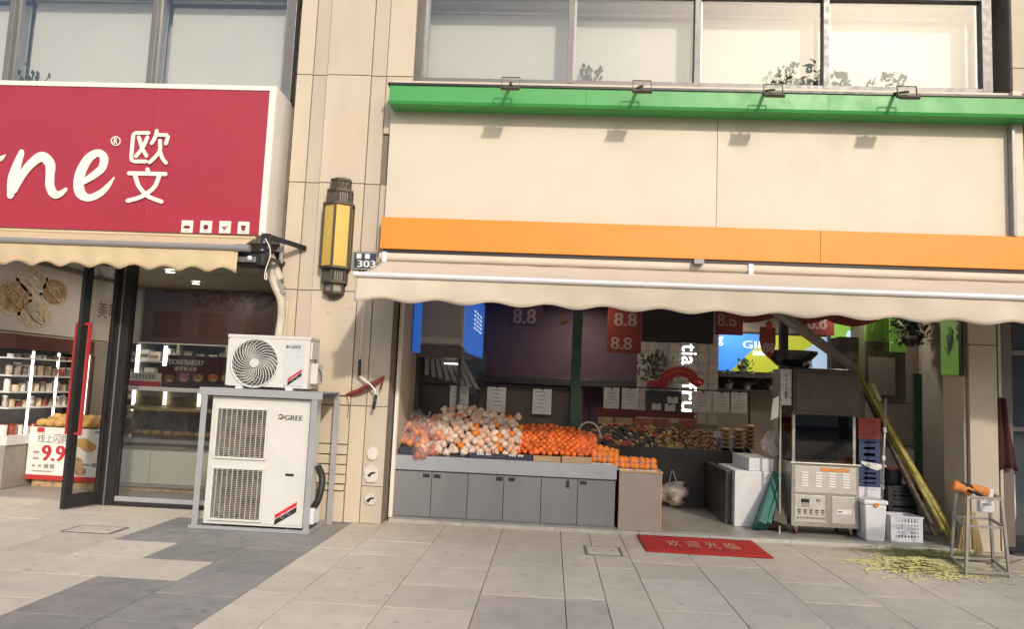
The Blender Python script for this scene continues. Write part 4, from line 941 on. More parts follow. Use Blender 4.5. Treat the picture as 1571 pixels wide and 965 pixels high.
# ================================================================ FRUIT COUNTER
CY = .05
x0, x1, z0, z1 = R(603, 706, 945, 803, CY); ct = W(780, 706, CY)[2]; cbx = W(772, 728, CY)[2]; cx0, cx1 = W(605, 716, CY)[0], W(946, 728, CY)[0]
fc_ = thing('fruit_counter', 'long grey fruit counter with flush cupboard doors', 'counter', ((x0+x1)/2, CY, FZ))
box('worktop', 'counter_top', cx0, cx1, CY-.03, 1.25, cbx, ct, fc_, bevel=.008); box('carcass', 'black', cx0+.01, cx1-.01, CY+.025, 1.2, FZ+.0, cbx-.002, fc_)
ex = [W(p, 760, CY)[0] for p in (604, 661, 717, 772, 830, 886, 944)]
hd = [(654, 730, 1), (671, 731, 1), (766, 735, 1), (785, 736, 1), (871, 743, 0), (895, 741, 1)]
for k in range(6):
    d = box('door', 'counter_grey', ex[k]+.003, ex[k+1]-.003, CY, CY+.022, FZ+.02, cbx-.012, fc_, bevel=.003)
    p = W(hd[k][0], hd[k][1], CY); w, h = (.036, .02) if hd[k][2] else (.018, .04); box('handle', 'black', p[0]-w, p[0]+w, CY-.008, CY, p[2]-h, p[2]+h, d, bevel=.003)
box('plinth', 'alu_dark', cx0, cx1, CY+.003, CY+.03, .036, FZ+.018, fc_)
x0, x1, z0, z1 = R(949, 723, 1015, 815, CY)
ec = thing('end_cabinet', 'taupe end cabinet with wood edging beside the entrance', 'cabinet', ((x0+x1)/2, CY, FZ)); box('side_panel', 'counter_taupe', x0, x1-.016, CY, .85, FZ, z1-.02, ec, bevel=.003); box('wood_edge', 'wood_edge', x1-.015, x1, CY-.003, .85, FZ, z1-.02, ec, bevel=.002); box('worktop', 'wood_edge', x0-.0, x1+.012, CY-.012, .86, z1-.018, z1, ec, bevel=.003)
ecz = z1; ecx0, ecx1 = x0, x1

# ---- fruit on the counter
def crate_open(name, m, x0, x1, y0, y1, z0, h, lab, cat='box', grp=None):
    t = thing(name, lab, cat, ((x0+x1)/2, y0, z0), group=grp); w = .008
    box('front', m, x0, x1, y0, y0+w, z0, z0+h, t); box('back', m, x0, x1, y1-w, y1, z0, z0+h, t); box('side', m, x0, x0+w, y0+w+.001, y1-w-.001, z0, z0+h, t); box('side', m, x1-w, x1, y0+w+.001, y1-w-.001, z0, z0+h, t); box('bottom', m, x0+w, x1-w, y0+w, y1-w, z0, z0+.01, t); return t
def px_box(px, Y, depth, name, m, lab, zb=None, h=None, grp=None):
    x0, x1, z0, z1 = R(*px, Y); z0 = zb if zb is not None else z0; return crate_open(name, m, x0, x1, Y, Y+depth, z0, h or (z1-z0), lab, grp=grp), (x0, x1, z0, z1)
px_box((613, 686, 642, 704), .08, .4, 'fruit_box', 'box_navy', 'dark fruit box under the bagged oranges by the jamb', ct+.001)
nb_, r0 = px_box((719, 697, 816, 711), .04, .5, 'fruit_box', 'box_navy', 'long navy fruit box with white lettering in front of the wrapped fruit', ct+.001)
for a in (.13, .64):
    mb = MB()
    for k in range(10):
        if k != 5: mb.box(r0[0]+(r0[1]-r0[0])*(a+.023*k), r0[0]+(r0[1]-r0[0])*(a+.023*k+.014), .037, .039, r0[2]+.04, r0[2]+.065)
    mb.build('print', 'bin_white', nb_, kind='stuff')
px_box((818, 700, 860, 714), .05, .4, 'fruit_box', 'cardboard', 'cardboard box in front of the mandarins, next to the navy box', ct+.001); px_box((862, 701, 908, 715), .05, .4, 'fruit_box', 'cardboard', 'cardboard box in front of the mandarins, nearest the tray of big oranges', ct+.001)
def slope_base(name, px0, px1, zt0, zt1, y0, y1, lab):
    xa, xb = W(px0, 690, .4)[0], W(px1, 690, .4)[0]
    MB().loft([[(xa, y0, ct), (xa, y1, ct), (xa, y1, zt1), (xa, y0, zt0)], [(xb, y0, ct), (xb, y1, ct), (xb, y1, zt1), (xb, y0, zt0)]]).build(name, 'box_navy', label=lab, cat='display stand'); return xa, xb
fw = {}
def fruit_mesh(name, m, r, seed, lump=0, squash=1.0):
    def f(v):
        s = 1+lump*noise.noise(v*(14 if lump < .3 else 26)+Vector((seed*7, 0, 0))); return (v.x*s, v.y*s, v.z*s*squash)
    me = MB().ell((0, 0, 0), r, r, r, 14, 10, f).mesh(name, (0, 0, 0), True); me.materials.append(MATS[m]); return me
def fruit(me, name, x, y, z, lab, cat, grp, s=1):
    o = bpy.data.objects.new(name, me); COL.objects.link(o); o.location = (x, y, z); o.rotation_euler = [random.uniform(0, 6.28) for _ in range(3)]; o.scale = (s, s, s); return tag(o, lab, cat, grp)
wr = [fruit_mesh('wrapped_fruit', 'wrapped_peach' if k in (0, 3) else 'wrapped', .047, k, .55 if k % 2 else .28) for k in range(6)]; orf = fruit_mesh('orange', 'orange_fruit', .042, 1); dul = fruit_mesh('orange', 'dull_fruit', .042, 2)
xa, xb = slope_base('display_slope', 652, 802, ct+.02, ct+.34, .10, 1.0, 'dark sloping stand under the paper-wrapped fruit')
rr = random.Random(11); nrow = 11
for j in range(nrow):
    y = .10+.082*j; zb_ = ct+.06+.036*j; n = int((xb-xa)/.088)
    for i in range(n):
        x = xa+.03+(i+.5*(j % 2))*(xb-xa-.04)/n+rr.uniform(-.014, .014); u = (x-xa)/(xb-xa)
        top = .10*math.exp(-((u-.35)/.35)**2)*(j/nrow)
        if j >= 9 and (u < .08 or u > .93): continue
        if rr.random() < .13+.25*max(0, u-.75): fruit(orf, 'orange', x, y+rr.uniform(-.015, .015), zb_+top+rr.uniform(-.01, .02), 'bare orange among the paper-wrapped fruit', 'fruit', 'bare oranges in the wrapped heap', rr.uniform(.9, 1.08))
        else: fruit(wr[rr.randrange(6)], 'wrapped_fruit', x, y+rr.uniform(-.015, .015), zb_+top+rr.uniform(-.01, .025), 'fruit wrapped in pale tissue on the big heap', 'fruit', 'tissue-wrapped fruit heap', rr.uniform(.88, 1.15))
# bagged oranges on the left
xa, xb = slope_base('display_slope', 612, 651, ct+.05, ct+.3, .14, 1.0, 'dark sloping stand under the bagged oranges')
bl_ = fruit_mesh('bag_film', 'film', .105, 5, .35)
spots = [(620, 672, .34), (633, 676, .26), (648, 682, .18), (664, 690, .10), (645, 695, .06), (628, 655, .5), (642, 660, .42), (656, 668, .30), (624, 641, .74), (640, 645, .62), (656, 650, .50), (672, 668, .24)]
nm_ = ['topmost', 'upper', 'middle', 'lower', 'front']
od = ['lowest', 'second', 'third', 'fourth', 'fifth', 'sixth', 'seventh', 'eighth', 'ninth', 'tenth', 'eleventh', 'topmost']; rk_ = {q: i for i, q in enumerate(sorted(spots, key=lambda q: -q[1]))}
for k, (px, py, Y) in enumerate(spots):
    i = rk_[spots[k]]; p = W(px, py, Y); t = thing('orange_bag', od[i]+(' clear bag of oranges up from the front of the jamb heap' if 0 < i < 11 else ' clear bag of oranges in the heap beside the jamb'), 'bag of oranges', (p[0], p[1], p[2]-.09), group='bagged oranges by the jamb')
    for q in range(5):
        o = bpy.data.objects.new('orange', dul if (q+k) % 3 else orf); COL.objects.link(o); a = q*1.6+k; place(o, (p[0]+.048*math.cos(a)*(q < 4), p[1]+.048*math.sin(a)*(q < 4), p[2]-.03+(.055 if q == 4 else 0)), t)
    o = bpy.data.objects.new('bag_film', bl_); COL.objects.link(o); place(o, (p[0], p[1], p[2]), t); o.rotation_euler = (k, k*2, k)
    MB().tube([(p[0], p[1], p[2]+.08), (p[0]+.01, p[1]-.01, p[2]+.11), (p[0]+.03, p[1]-.02, p[2]+.13)], [.012, .008, .02], 6).build('knot', 'film', t)
# mandarins
md = [fruit_mesh('mandarin', 'mandarin', .036, k, .05, .86) for k in range(3)]
xa, xb = slope_base('display_slope', 800, 905, ct+.06, ct+.27, .12, .95, 'dark sloping stand under the mandarins')
for j in range(11):
    y = .12+.069*j; n = int((xb-xa+.12)/.069)
    for i in range(n):
        x = xa-.02+(i+.5*(j % 2))*.069+rr.uniform(-.008, .008); u = (x-xa)/(xb-xa)
        z = ct+.09+.022*j+.05*math.exp(-((u-.3)/.5)**2)*(j/13)-.05*max(0, u-.75)*j/4
        fruit(md[rr.randrange(3)], 'mandarin', x, y+rr.uniform(-.008, .008), z+rr.uniform(-.006, .014), 'small mandarin in the loose heap behind the cardboard boxes', 'fruit', 'mandarin heap', rr.uniform(.85, 1.2))
# big oranges in film trays at the end
bo = fruit_mesh('orange', 'orange_fruit', .038, 3)
for k, (px, n) in enumerate(((916, 3), (932, 3), (950, 3), (966, 3), (981, 3), (998, 3))):
    zb_ = ct if px < 945 else ecz; x = W(px, 712, .12)[0]
    t = thing('orange_tray', ['film-wrapped tray of oranges next to the cardboard boxes', 'second film-wrapped tray of oranges from the cardboard boxes', 'third film-wrapped tray of oranges from the cardboard boxes', 'third film-wrapped tray of oranges from the entrance', 'second film-wrapped tray of oranges from the entrance', 'film-wrapped tray of oranges nearest the entrance'][k], 'fruit tray', (x, .2, zb_), group='film-wrapped orange trays')
    box('tray', 'bin_white', x-.075, x+.065, .06, .34, zb_+.001, zb_+.012, t, bevel=.004)
    for q in range(10):
        if q >= 8 and k > 4: continue
        o = bpy.data.objects.new('orange', bo); COL.objects.link(o); i, j, l = (q % 2, q//2, 0) if q < 6 else ((q-6) % 2, (q-6)//2, 1)
        place(o, (x-.04+.072*i+rr.uniform(-.004, .004), .10+.078*j+.035*l, zb_+.05+.055*l), t); o.rotation_euler = (q, k, q*2)
    fm = MB().ell((x-.005, .2, zb_+.065), .082, .15, .072, 14, 8).build('film', 'film', t, smooth=True)
# big wrapped oranges in the middle behind trays
for k in range(34):
    px = rr.uniform(905, 945); Y = rr.uniform(.34, .7); x = W(px, 700, Y)[0]
    fruit(bo, 'orange', x, Y, ct+.05+.1*(Y-.3)+rr.uniform(0, .05), 'larger orange heaped between the mandarins and the trays', 'fruit', 'larger oranges behind the trays')
# basket with handle behind the mandarins
p = W(903, 670, 1.0); bk = thing('basket', 'dark fruit basket with pale round handle behind the mandarins', 'basket', (p[0], 1.0, ct))
MB().loft([[(p[0]+r*math.cos(a), 1.0+r*.7*math.sin(a), z) for a in np.linspace(0, 6.283, 17)[:-1]] for r, z in ((.10, ct), (.16, ct+.22), (.165, ct+.24))]).build('bowl', 'brown_unit', bk, smooth=True)
MB().tube([(p[0]+.15*math.cos(a), 1.0, ct+.22+.20*math.sin(a)) for a in np.linspace(0, math.pi, 18)], .012, 6).build('handle', 'pastel', bk, smooth=True)

# ---- inner rack: plums, nuts and packs on a sloping stand
IY = 2.0
x0, x1 = W(905, 690, IY)[0], W(1122, 690, IY)[0]; iz = W(1060, 690, IY)[2]
ir = thing('produce_rack', 'dark produce rack inside the shop with sloping top', 'rack', ((x0+x1)/2, IY, FZ))
box('front_panel', 'dark_unit', x0, x1, IY, IY+.03, FZ, iz-.05, ir); MB().loft([[(x0, IY+.031, FZ), (x0, IY+.9, FZ), (x0, IY+.9, iz+.22), (x0, IY+.031, iz-.04)], [(x1+.3, IY+.031, FZ), (x1+.3, IY+.9, FZ), (x1+.3, IY+.9, iz+.22), (x1+.3, IY+.031, iz-.04)]]).build('sloping_bed', 'black', ir)
box('front_lip', 'dark_unit', x0, x1, IY-.02, IY-.001, iz-.06, iz+.01, ir)
pl = fruit_mesh('plum', 'plum', .030, 1); pr_ = fruit_mesh('pear', 'pear', .033, 1, .1); ap_ = fruit_mesh('apple', 'apple', .034, 1); nu = fruit_mesh('nut', 'nut', .026, 1, .1)
k0_ = W(1055, 690, IY)[0]
for j in range(13):
    y = IY+.06+.065*j; zb_ = iz-.02+.02*j
    n = int((k0_-x0)/.075)
    for i in range(n):
        if (i*7+j*3) % 13 in (0, 5) or (i > n*.62 and rr.random() < .4): fruit(pr_, 'pear', x0+.03+(i+.5*(j % 2))*.075, y, zb_+rr.uniform(0, .03), 'yellowish film-wrapped pear among the dark plums', 'fruit', 'pears on the inner rack'); continue
        if (i//4+j//3) % 4 == 1: fruit(ap_, 'apple', x0+.03+(i+.5*(j % 2))*.075, y, zb_+rr.uniform(0, .03), 'dark red apple among the plums on the inner rack', 'fruit', 'apples on the inner rack'); continue
        fruit(pl, 'plum', x0+.03+(i+.5*(j % 2))*.075, y, zb_+rr.uniform(0, .03), 'glossy dark plum on the inner rack', 'fruit', 'dark plums on the inner rack', rr.uniform(.9, 1.2))
    if j < 12:
        for i in range(8): fruit(nu, 'nut', k0_+.02+(i+.5*(j % 2))*.058, y, zb_+rr.uniform(0, .04), 'brown glossy longan fruit on the inner rack', 'fruit', 'brown longans on the inner rack', rr.uniform(.9, 1.25))
for c, px in enumerate((1113, 1133, 1152)):
    for r in range(5+(c == 2)):
        x = W(px, 680, IY+.2)[0]; y = IY+.15+.02*c; z = iz+.02+.058*r
        t = thing('snack_pack', '%s brown snack pack from the top of the %s stack' % (['first', 'second', 'third', 'fourth', 'fifth', 'sixth'][4+(c == 2)-r], ['first', 'middle', 'last and tallest'][c]), 'snack pack', (x, y, z), group='stacked snack packs')
        MB().ell((x, y+.05, z+.027), .075, .09, .03, 10, 6).build('pack', 'snack', t, smooth=True); box('seal', 'wood_edge', x-.06, x+.06, y-.048, y-.03, z+.02, z+.034, t)
# red picture panels standing behind the plums
for k, (a, b, m) in enumerate(((917, 940, 'gold_panel'), (943, 970, 'gold_panel'), (972, 999, 'red_panel'), (1001, 1027, 'red_panel'), (1040, 1066, 'red_panel'))):
    x0_, x1_, z0_, z1_ = R(a, 640+k, b, 670+k, 2.95 if k < 4 else 2.97); yv = 2.95-.03
    t = thing('picture_panel', ['gold picture panel nearest the basket above the plums', 'second gold picture panel above the plums', 'red picture panel beside the gold ones', 'second red picture panel above the plums', 'dark red picture panel under the glowing letters'][k], 'panel', (x0_, yv, z0_), group='picture panels above the plums')
    box('board', m, x0_, x1_, yv, yv+.02, z0_-.05, z1_, t, bevel=.003); MB().prism(ellipse_poly((x0_+x1_)/2, (z0_+z1_)/2, .07, .05), yv-.003, yv).build('picture', 'food_cream' if k < 2 else 'poster_red', t)
    if k < 2: box('picture', 'glove', x0_+.01, x1_-.01, yv-.002, yv-.0005, z0_, z0_+.05, t)
x0_, x1_, z0_, z1_ = R(912, 630, 1066, 640, 2.96); box('header_strip', 'poster_red', x0_, x1_, 2.945, 2.965, z0_, z1_, label='red header strip above the picture panels', cat='panel')
# plastic bag hanging on the rack front
p = W(1032, 755, IY-.1); pb = thing('plastic_bag', 'clear plastic bag of packs hanging on the inner rack front', 'bag', (p[0], IY-.12, p[2]-.2))
MB().ell((p[0], IY-.13, p[2]-.02), .17, .10, .17, 14, 10, lambda v: (v.x*(1+.12*noise.noise(v*9)), v.y+.02*noise.noise(v*14), v.z+.03*noise.noise(v*11))).build('bag_body', 'bag', pb, smooth=True)
for dx in (-.05, .05): MB().tube(catmull([(p[0]+dx, IY-.1, p[2]+.12), (p[0]+dx*.5, IY-.06, p[2]+.22), (p[0]+dx*.1, IY-.03, p[2]+.27)]), .01, 5).build('handle', 'bag', pb)
for dx in (-.07, .02): box('pack', 'snack', p[0]+dx, p[0]+dx+.07, IY-.17, IY-.09, p[2]-.14, p[2]+.03, pb, bevel=.01)
for z in np.linspace(.42, .70, 5):
    for w0, w1 in ((.48, .56), (.60, .70), (.74, .86)): MB().loft([[lb(w0, z, .003), lb(w1, z, .003), lb(w1, z+.03, .003), lb(w0, z+.03, .003)], [lb(w0, z, .0015), lb(w1, z, .0015), lb(w1, z+.03, .0015), lb(w0, z+.03, .0015)]]).build('print_block', 'screen_text', bb)

# ================================================================ ENTRANCE, RIGHT SIDE
# welcome mat
m0, m1, m2, m3 = G(983, 824), G(1163, 832), G(1175, 857), G(988, 851)
mx0, mx1, my0, my1 = (m0[0]+m3[0])/2, (m1[0]+m2[0])/2, (m2[1]+m3[1])/2+.05, -.12
mt = thing('door_mat', 'red welcome mat with pale characters in front of the entrance', 'mat', ((mx0+mx1)/2, my0, 0))
vs = []; nx, ny = 30, 12
for i in range(nx+1):
    for j in range(ny+1): u, v = i/nx, j/ny; vs.append((mx0+(mx1-mx0)*u, my0+(my1-my0)*v, .012+.006*noise.noise(Vector((u*5, v*2, 1)))))
o = MB().add(vs, [(i*(ny+1)+j, (i+1)*(ny+1)+j, (i+1)*(ny+1)+j+1, i*(ny+1)+j+1) for i in range(nx) for j in range(ny)]).build('pile_sheet', 'mat_red', mt, smooth=True); sm = o.modifiers.new('s', 'SOLIDIFY'); sm.thickness = .007; sm.offset = -1
for k, ch in enumerate('欢迎光临'):
    u0 = .21+.16*k; text(ch, None, 0, 'mat_text', mt, fn=lambda u, v: (mx0+(mx1-mx0)*(u0+.11*u), my0+(my1-my0)*(.30+.38*v), .021), name='lettering')
# white stand
x0, x1, z0, z1 = R(1127, 723, 1172, 808, .62)
wb = thing('white_stand', 'white stepped stand at the end of the inner rack', 'stand', ((x0+x1)/2, .62, FZ)); box('lower_body', 'bin_white', x0, x1+.1, .62, 1.5, FZ, z1, wb, bevel=.008); box('upper_body', 'bin_white', W(1150, 714, .62)[0], x1+.12, .65, 1.45, z1+.001, W(1165, 704, .62)[2], wb, bevel=.008)
stz = W(1165, 704, .62)[2]; dkx = W(1113, 760, .75)[0]
box('rack_end', 'dark_unit', dkx, x0-.004, .75, 1.98, FZ, z1-.02, label='dark cabinet end beside the white stand', cat='cabinet', bevel=.004)
p = W(1180, 702, .72); pbg = thing('plastic_bags', 'bunch of crumpled clear plastic bags on the white stand', 'plastic bags', (p[0], .72, stz))
for k in range(5):
    c = Vector((p[0]+.05*math.cos(k*1.9)+.03, .78+.04*math.sin(k*1.9), stz+.10+.035*k))
    MB().ell(c, .075, .06, .085, 12, 9, lambda v: tuple(v+Vector((noise.noise(v*17), noise.noise(v*19+Vector((3, 0, 0))), noise.noise(v*23)))*.045)).build('bag', 'bag', pbg)
# teal boards leaning
for k, (b0, b1, t0, t1, m, l) in enumerate((((1157, 813), (1169, 815), (1180, 734), (1190, 735), 'board_green', 'teal folding board leaning by the stand, nearest the entrance'), ((1169, 815), (1176, 816), (1191, 735), (1199, 736), 'board_green', 'second teal folding board leaning against the first'), ((1178, 816), (1200, 817), (1199, 735), (1208, 738), 'wood_dark', 'dark green board wedged between teal boards and juice machine'))):
    yb, yt = .40+.02*k, .72+.02*k; Bq = Vector((W(*b0, yb)+W(*b1, yb))/2); Tq = Vector((W(*t0, yt)+W(*t1, yt))/2); Bq.z = FZ+.03
    t = thing('folding_board', l, 'board', tuple(Bq), group='boards leaning at the entrance'); wq = abs(W(*b1, yb)[0]-W(*b0, yb)[0])*.92
    MB().bar(Bq, Tq, wq, .36, up=(0, -1, .45)).build('panel', m, t, bevel=.006); dq = (Tq-Bq).normalized()
    MB().bar(Bq-dq*.004, Bq+dq*.045, wq+.006, .366, up=(0, -1, .45)).build('end_cap', m, t, bevel=.004)
# sugarcane juice machine
JY = .24
x0, x1, z0, z1 = R(1214, 712, 1318, 812, JY); z0 = FZ+.10
jm = thing('juice_machine', 'stainless steel sugarcane juice machine on castors', 'juice machine', ((x0+x1)/2, JY, FZ)); jd = .55
zmid = W(1266, 760, JY)[2]
bd = box('cabinet_body', 'steel', x0, x1, JY, JY+jd, z0, z1-.012, jm, bevel=.006); box('worktop', 'steel', x0-.02, x1+.02, JY-.02, JY+jd+.02, z1-.011, z1+.006, jm, bevel=.004)
up = box('louvre_panel', 'steel_panel', x0+.035, x1-.035, JY-.006, JY-.0005, zmid+.02, z1-.035, jm, bevel=.002)
for c in range(4):
    cx = x0+.035+(x1-x0-.07)*(.165+.225*c)
    for r in range(6): z = z1-.11-.029*r; MB().loft([[(cx-.036, JY-.007, z), (cx+.036, JY-.007, z), (cx+.036, JY-.007, z+.014), (cx-.036, JY-.007, z+.014)], [(cx-.034, JY-.016, z), (cx+.034, JY-.016, z), (cx+.034, JY-.009, z+.013), (cx-.034, JY-.009, z+.013)]]).build('louvre', 'bin_white', up)
xs0, xs1 = x0+(x1-x0)*.42, x0+(x1-x0)*.86
box('name_strip', 'cardboard', xs0, xs1, JY-.0085, JY-.0065, z1-.085, z1-.042, jm)
for k in range(9):
    if k != 4: a = xs0+(xs1-xs0)*(.04+.105*k); box('character_block', 'orange', a, a+.026, JY-.0105, JY-.0088, z1-.08, z1-.047, jm)
cp = box('control_panel', 'steel_panel', x0+.035, x0+(x1-x0)*.50, JY-.006, JY-.0005, z0+.05, zmid-.01, jm, bevel=.003)
cx0_, cx1_ = x0+.035, x0+(x1-x0)*.50
box('display', 'black_gloss', cx0_+.07, cx0_+.16, JY-.010, JY-.0065, zmid-.09, zmid-.05, cp); box('display', 'lamp_grey', cx0_+.07, cx0_+.16, JY-.009, JY-.0065, zmid-.135, zmid-.095, cp)
for dx in (.235, .26): box('switch', 'black', cx0_+dx, cx0_+dx+.012, JY-.011, JY-.0065, zmid-.075, zmid-.05, cp)
zk = z0+.05+.105
for k in range(5): a = cx0_+.035+.064*k; box('switch', 'black', a, a+.03, JY-.014, JY-.0065, zk, zk+.034, cp, bevel=.002); box('switch_mark', 'bin_white', a+.003, a+.027, JY-.0155, JY-.0142, zk+.012, zk+.018, cp); box('switch_label', 'print_dark', a, a+.03, JY-.0075, JY-.0062, zk-.022, zk-.012, cp)
mb = MB()
for k in range(16): a = cx0_+.02+.0195*k; mb.box(a, a+.012, JY-.0075, JY-.0062, z0+.085, z0+.105)
mb.build('print_line', 'print_dark', cp, kind='stuff')
dp_ = box('drawer_front', 'steel_panel', x0+(x1-x0)*.60, x1-.045, JY-.006, JY-.0005, z0+.05, zmid-.01, jm, bevel=.003)
dx0_, dx1_ = x0+(x1-x0)*.60, x1-.045; box('drawer_label', 'bin_white', dx0_+.05, dx1_-.04, JY-.0085, JY-.0065, z0+.155, z0+.205, dp_); box('label_mark', 'print_dark', dx0_+.06, dx0_+.11, JY-.0095, JY-.0087, z0+.172, z0+.186, dp_)
for xx in (x0+.07, x1-.07):
    for yy in (JY+.08, JY+jd-.08): box('castor_fork', 'steel', xx-.018, xx+.018, yy-.02, yy+.02, FZ+.06, z0-.001, jm); MB().tube([(xx-.012, yy, FZ+.04), (xx+.012, yy, FZ+.04)], .04, 14).build('castor_wheel', 'maroon', jm, bevel=.004)
# upper press housing on four posts
ux0, ux1, uz0, uz1 = R(1216, 566, 1318, 638, JY+.05)
for xx in (x0+.02, x1-.05):
    for yy in (JY+.04, JY+jd-.08): box('post', 'steel', xx, xx+.03, yy, yy+.03, z1+.007, uz0+.02, jm)
box('press_housing', 'steel_dark', ux0, ux1, JY+.03, JY+jd-.03, uz0, uz1, jm, bevel=.012); box('housing_plate', 'steel_dark', ux0+.03, ux1-.08, JY+.018, JY+.0295, uz0+.04, uz1-.06, jm, bevel=.004)
box('back_shield', 'wood_dark', x0+.03, x1-.03, JY+jd-.05, JY+jd-.03, z1+.007, uz0-.002, jm); mbx = W(1247, 648, JY+.2)
box('juice_spout', 'steel_dark', mbx[0]-.04, mbx[0]+.04, JY+.15, JY+.3, uz0-.07, uz0-.001, jm, bevel=.01)
for xq in (x0+.022, x1-.045): box('side_shield', 'glass_dark', xq, xq+.006, JY+.075, JY+jd-.085, z1+.008, uz0-.003, jm)
gl = (x0+.052, x1-.052, z1+.008, uz0-.003); box('glass_front', 'glass_dark', gl[0], gl[1], JY+.048, JY+.053, gl[2], gl[3], jm)
box('drip_tray', 'steel', x0+.06, x1-.06, JY+.08, JY+.45, z1+.007, z1+.035, jm, bevel=.004)
# side column with label carrying the basin
sx0, sx1, sz0, sz1 = R(1197, 566, 1215, 622, JY+.06); box('side_housing', 'steel', sx0, sx1, JY+.06, JY+.36, sz0, sz1, jm, bevel=.006)
box('side_pipe', 'steel', sx0+.01, sx0+.028, JY+.10, JY+.125, FZ, sz0-.001, jm); zz2 = sz0+.08; box('tag', 'print_dark', sx0+.05, sx0+.08, JY+.056, JY+.0595, zz2, zz2+.08, jm)
for k in range(4): box('character_block', 'print_dark', sx0+.06, sx0+.075, JY+.057, JY+.0595, sz1-.09-.05*k, sz1-.065-.05*k, jm)
tg = [W(a, b, JY-.0) for a, b in ((1187, 612), (1196, 608), (1195, 640), (1183, 645))]; MB().prism([(q[0], q[2]) for q in tg], JY+.02, JY+.024).build('paper_tag', 'paper_white', jm)
MB().tube([tg[1]+[0, .02, 0], (sx0+.02, JY+.059, sz0+.05)], .004, 5).build('tag_string', 'rag_red', jm)
bz_ = W(1214, 540, .5)[2]; bx_ = W(1213, 545, .5)[0]; bs_ = thing('black_basin', 'wide black basin on top of the juice machine', 'basin', (bx_, .5, bz_-.1))
MB().loft([[(bx_+r*math.cos(a), .5+r*math.sin(a), bz_+z) for a in np.linspace(0, 6.283, 29)[:-1]] for r, z in ((.13, -.17), (.16, -.16), (.29, -.03), (.30, .0), (.295, .005), (.27, -.01), (.14, -.13))]).build('bowl', 'black_gloss', bs_, smooth=True, auto=True)
box('stand', 'steel_dark', bx_-.05, bx_+.12, .42, .58, sz1+.002, bz_-.171, bs_)
jr = thing('glass_jar', 'small clear jar of dark fruit on top of the juice machine', 'jar', tuple(W(1236, 560, .55)))
c = W(1234, 556, .62); MB().loft([[(c[0]+r*math.cos(a), .62+r*math.sin(a), uz1+z) for a in np.linspace(0, 6.283, 17)[:-1]] for r, z in ((.07, .002), (.09, .03), (.085, .12))]).build('jar_body', 'glass_case', jr, smooth=True); MB().ell((c[0], .62, uz1+.05), .07, .06, .045).build('contents', 'plum', jr, smooth=True)
# dark post beside the screen
p = W(1202, 520, 1.6); dpst = thing('dark_post', 'dark post in front of the menu screen above the juice machine', 'post', (p[0], 1.6, FZ)); box('shaft', 'dark_unit', p[0]-.05, p[0]+.05, 1.55, 1.65, FZ+.02, 2.93, dpst, bevel=.006); box('foot_plate', 'dark_unit', p[0]-.1, p[0]+.1, 1.5, 1.7, FZ, FZ+.019, dpst); box('head_plate', 'dark_unit', p[0]-.1, p[0]+.1, 1.5, 1.7, 2.931, 2.95, dpst)
# green light box on the right with tree shapes
x0, x1, z0, z1 = R(1275, 488, 1327, 580, 2.2); lbx = thing('green_light_box', 'glowing green light box with pale tree shapes behind the machine', 'light box', (x0, 2.2, z0))
box('lit_face', 'green_glow', x0, x1+.1, 2.2, 2.24, z0, 2.85, lbx); box('casing', 'dark_unit', x0-.02, x1+.12, 2.241, 2.3, z0-.02, 2.87, lbx)
for a, b, h in ((1303, 520, .12), (1312, 516, .17), (1322, 518, .14)): c = W(a, b, 2.2); MB().prism(ellipse_poly(c[0], c[2], .05, h, 12), 2.195, 2.199).build('tree_shape', 'screen_pale', lbx)
x0, x1, z0, z1 = R(1287, 518, 1328, 640, .95); ch = thing('brown_cupboard', 'tall brown rounded cupboard behind the juice machine', 'cupboard', (x0, 1.0, FZ)); MB().loft([[(x0+(x1-x0)/2*(1+math.cos(a)), 1.2+.22*math.sin(a), z) for a in np.linspace(0, 6.283, 21)[:-1]] for z in (FZ, z1)]).build('body', 'brown_unit', ch, smooth=True, auto=True); box('top_rim', 'dark_unit', x0+.05, x1-.05, 1.05, 1.35, z1+.001, z1+.015, ch)
# right hand wall: panels, posters, hanging plant
x0, x1, z0, z1 = R(1328, 470, 1438, 690, 1.7)
cp2 = thing('white_cabinet', 'tall pale sliding-door cabinet along the rear right', 'cabinet', ((x0+x1)/2, 1.7, FZ)); cm = W(1390, 560, 1.7)[0]
box('carcass', 'brown_unit', x0, x1, 1.73, 2.2, FZ, 2.9, cp2); zs_ = W(1400, 620, 1.7)[2]; zs2 = W(1400, 685, 1.7)[2]
box('door', 'wall_in', cm+.004, x1-.004, 1.70, 1.729, zs_+.006, 2.88, cp2, bevel=.003); box('door', 'wall_in', x0+.004, x1-.004, 1.705, 1.729, zs2+.006, zs_-.006, cp2, bevel=.003); box('door', 'wall_in', x0+.004, x1-.004, 1.705, 1.729, FZ+.05, zs2-.006, cp2, bevel=.003)
zz3 = W(1350, 530, 1.7)[2]; box('glass_door', 'glass_case', x0+.004, cm-.004, 1.70, 1.706, zs_+.006, 2.88, cp2); box('shelf_back', 'wall_green', x0+.004, cm-.004, 1.722, 1.729, zz3+.05, 2.88, cp2)
x0, x1, z0, z1 = R(1333, 548, 1374, 606, 1.68); box('notice', 'counter_taupe', x0, x1, 1.69, 1.694, z0, z1, label='brown notice sheet on the glass of the pale cabinet', cat='notice')
x0, x1, z0, z1 = R(1366, 480, 1392, 540, 1.6); box('green_poster', 'green_glow', x0, x1, 1.62, 1.63, z0, z1, label='narrow green poster with an added glow behind the hanging plant', cat='poster')  # printed poster, brightened by emission in its colour
p = W(1396, 520, 1.3); hp = bushy(p[0], 1.3, p[2]-.1, .42, 'round hanging plant in front of the pale cabinet', n=260, m='leaf_in', pot='brown_unit', hang=.15)
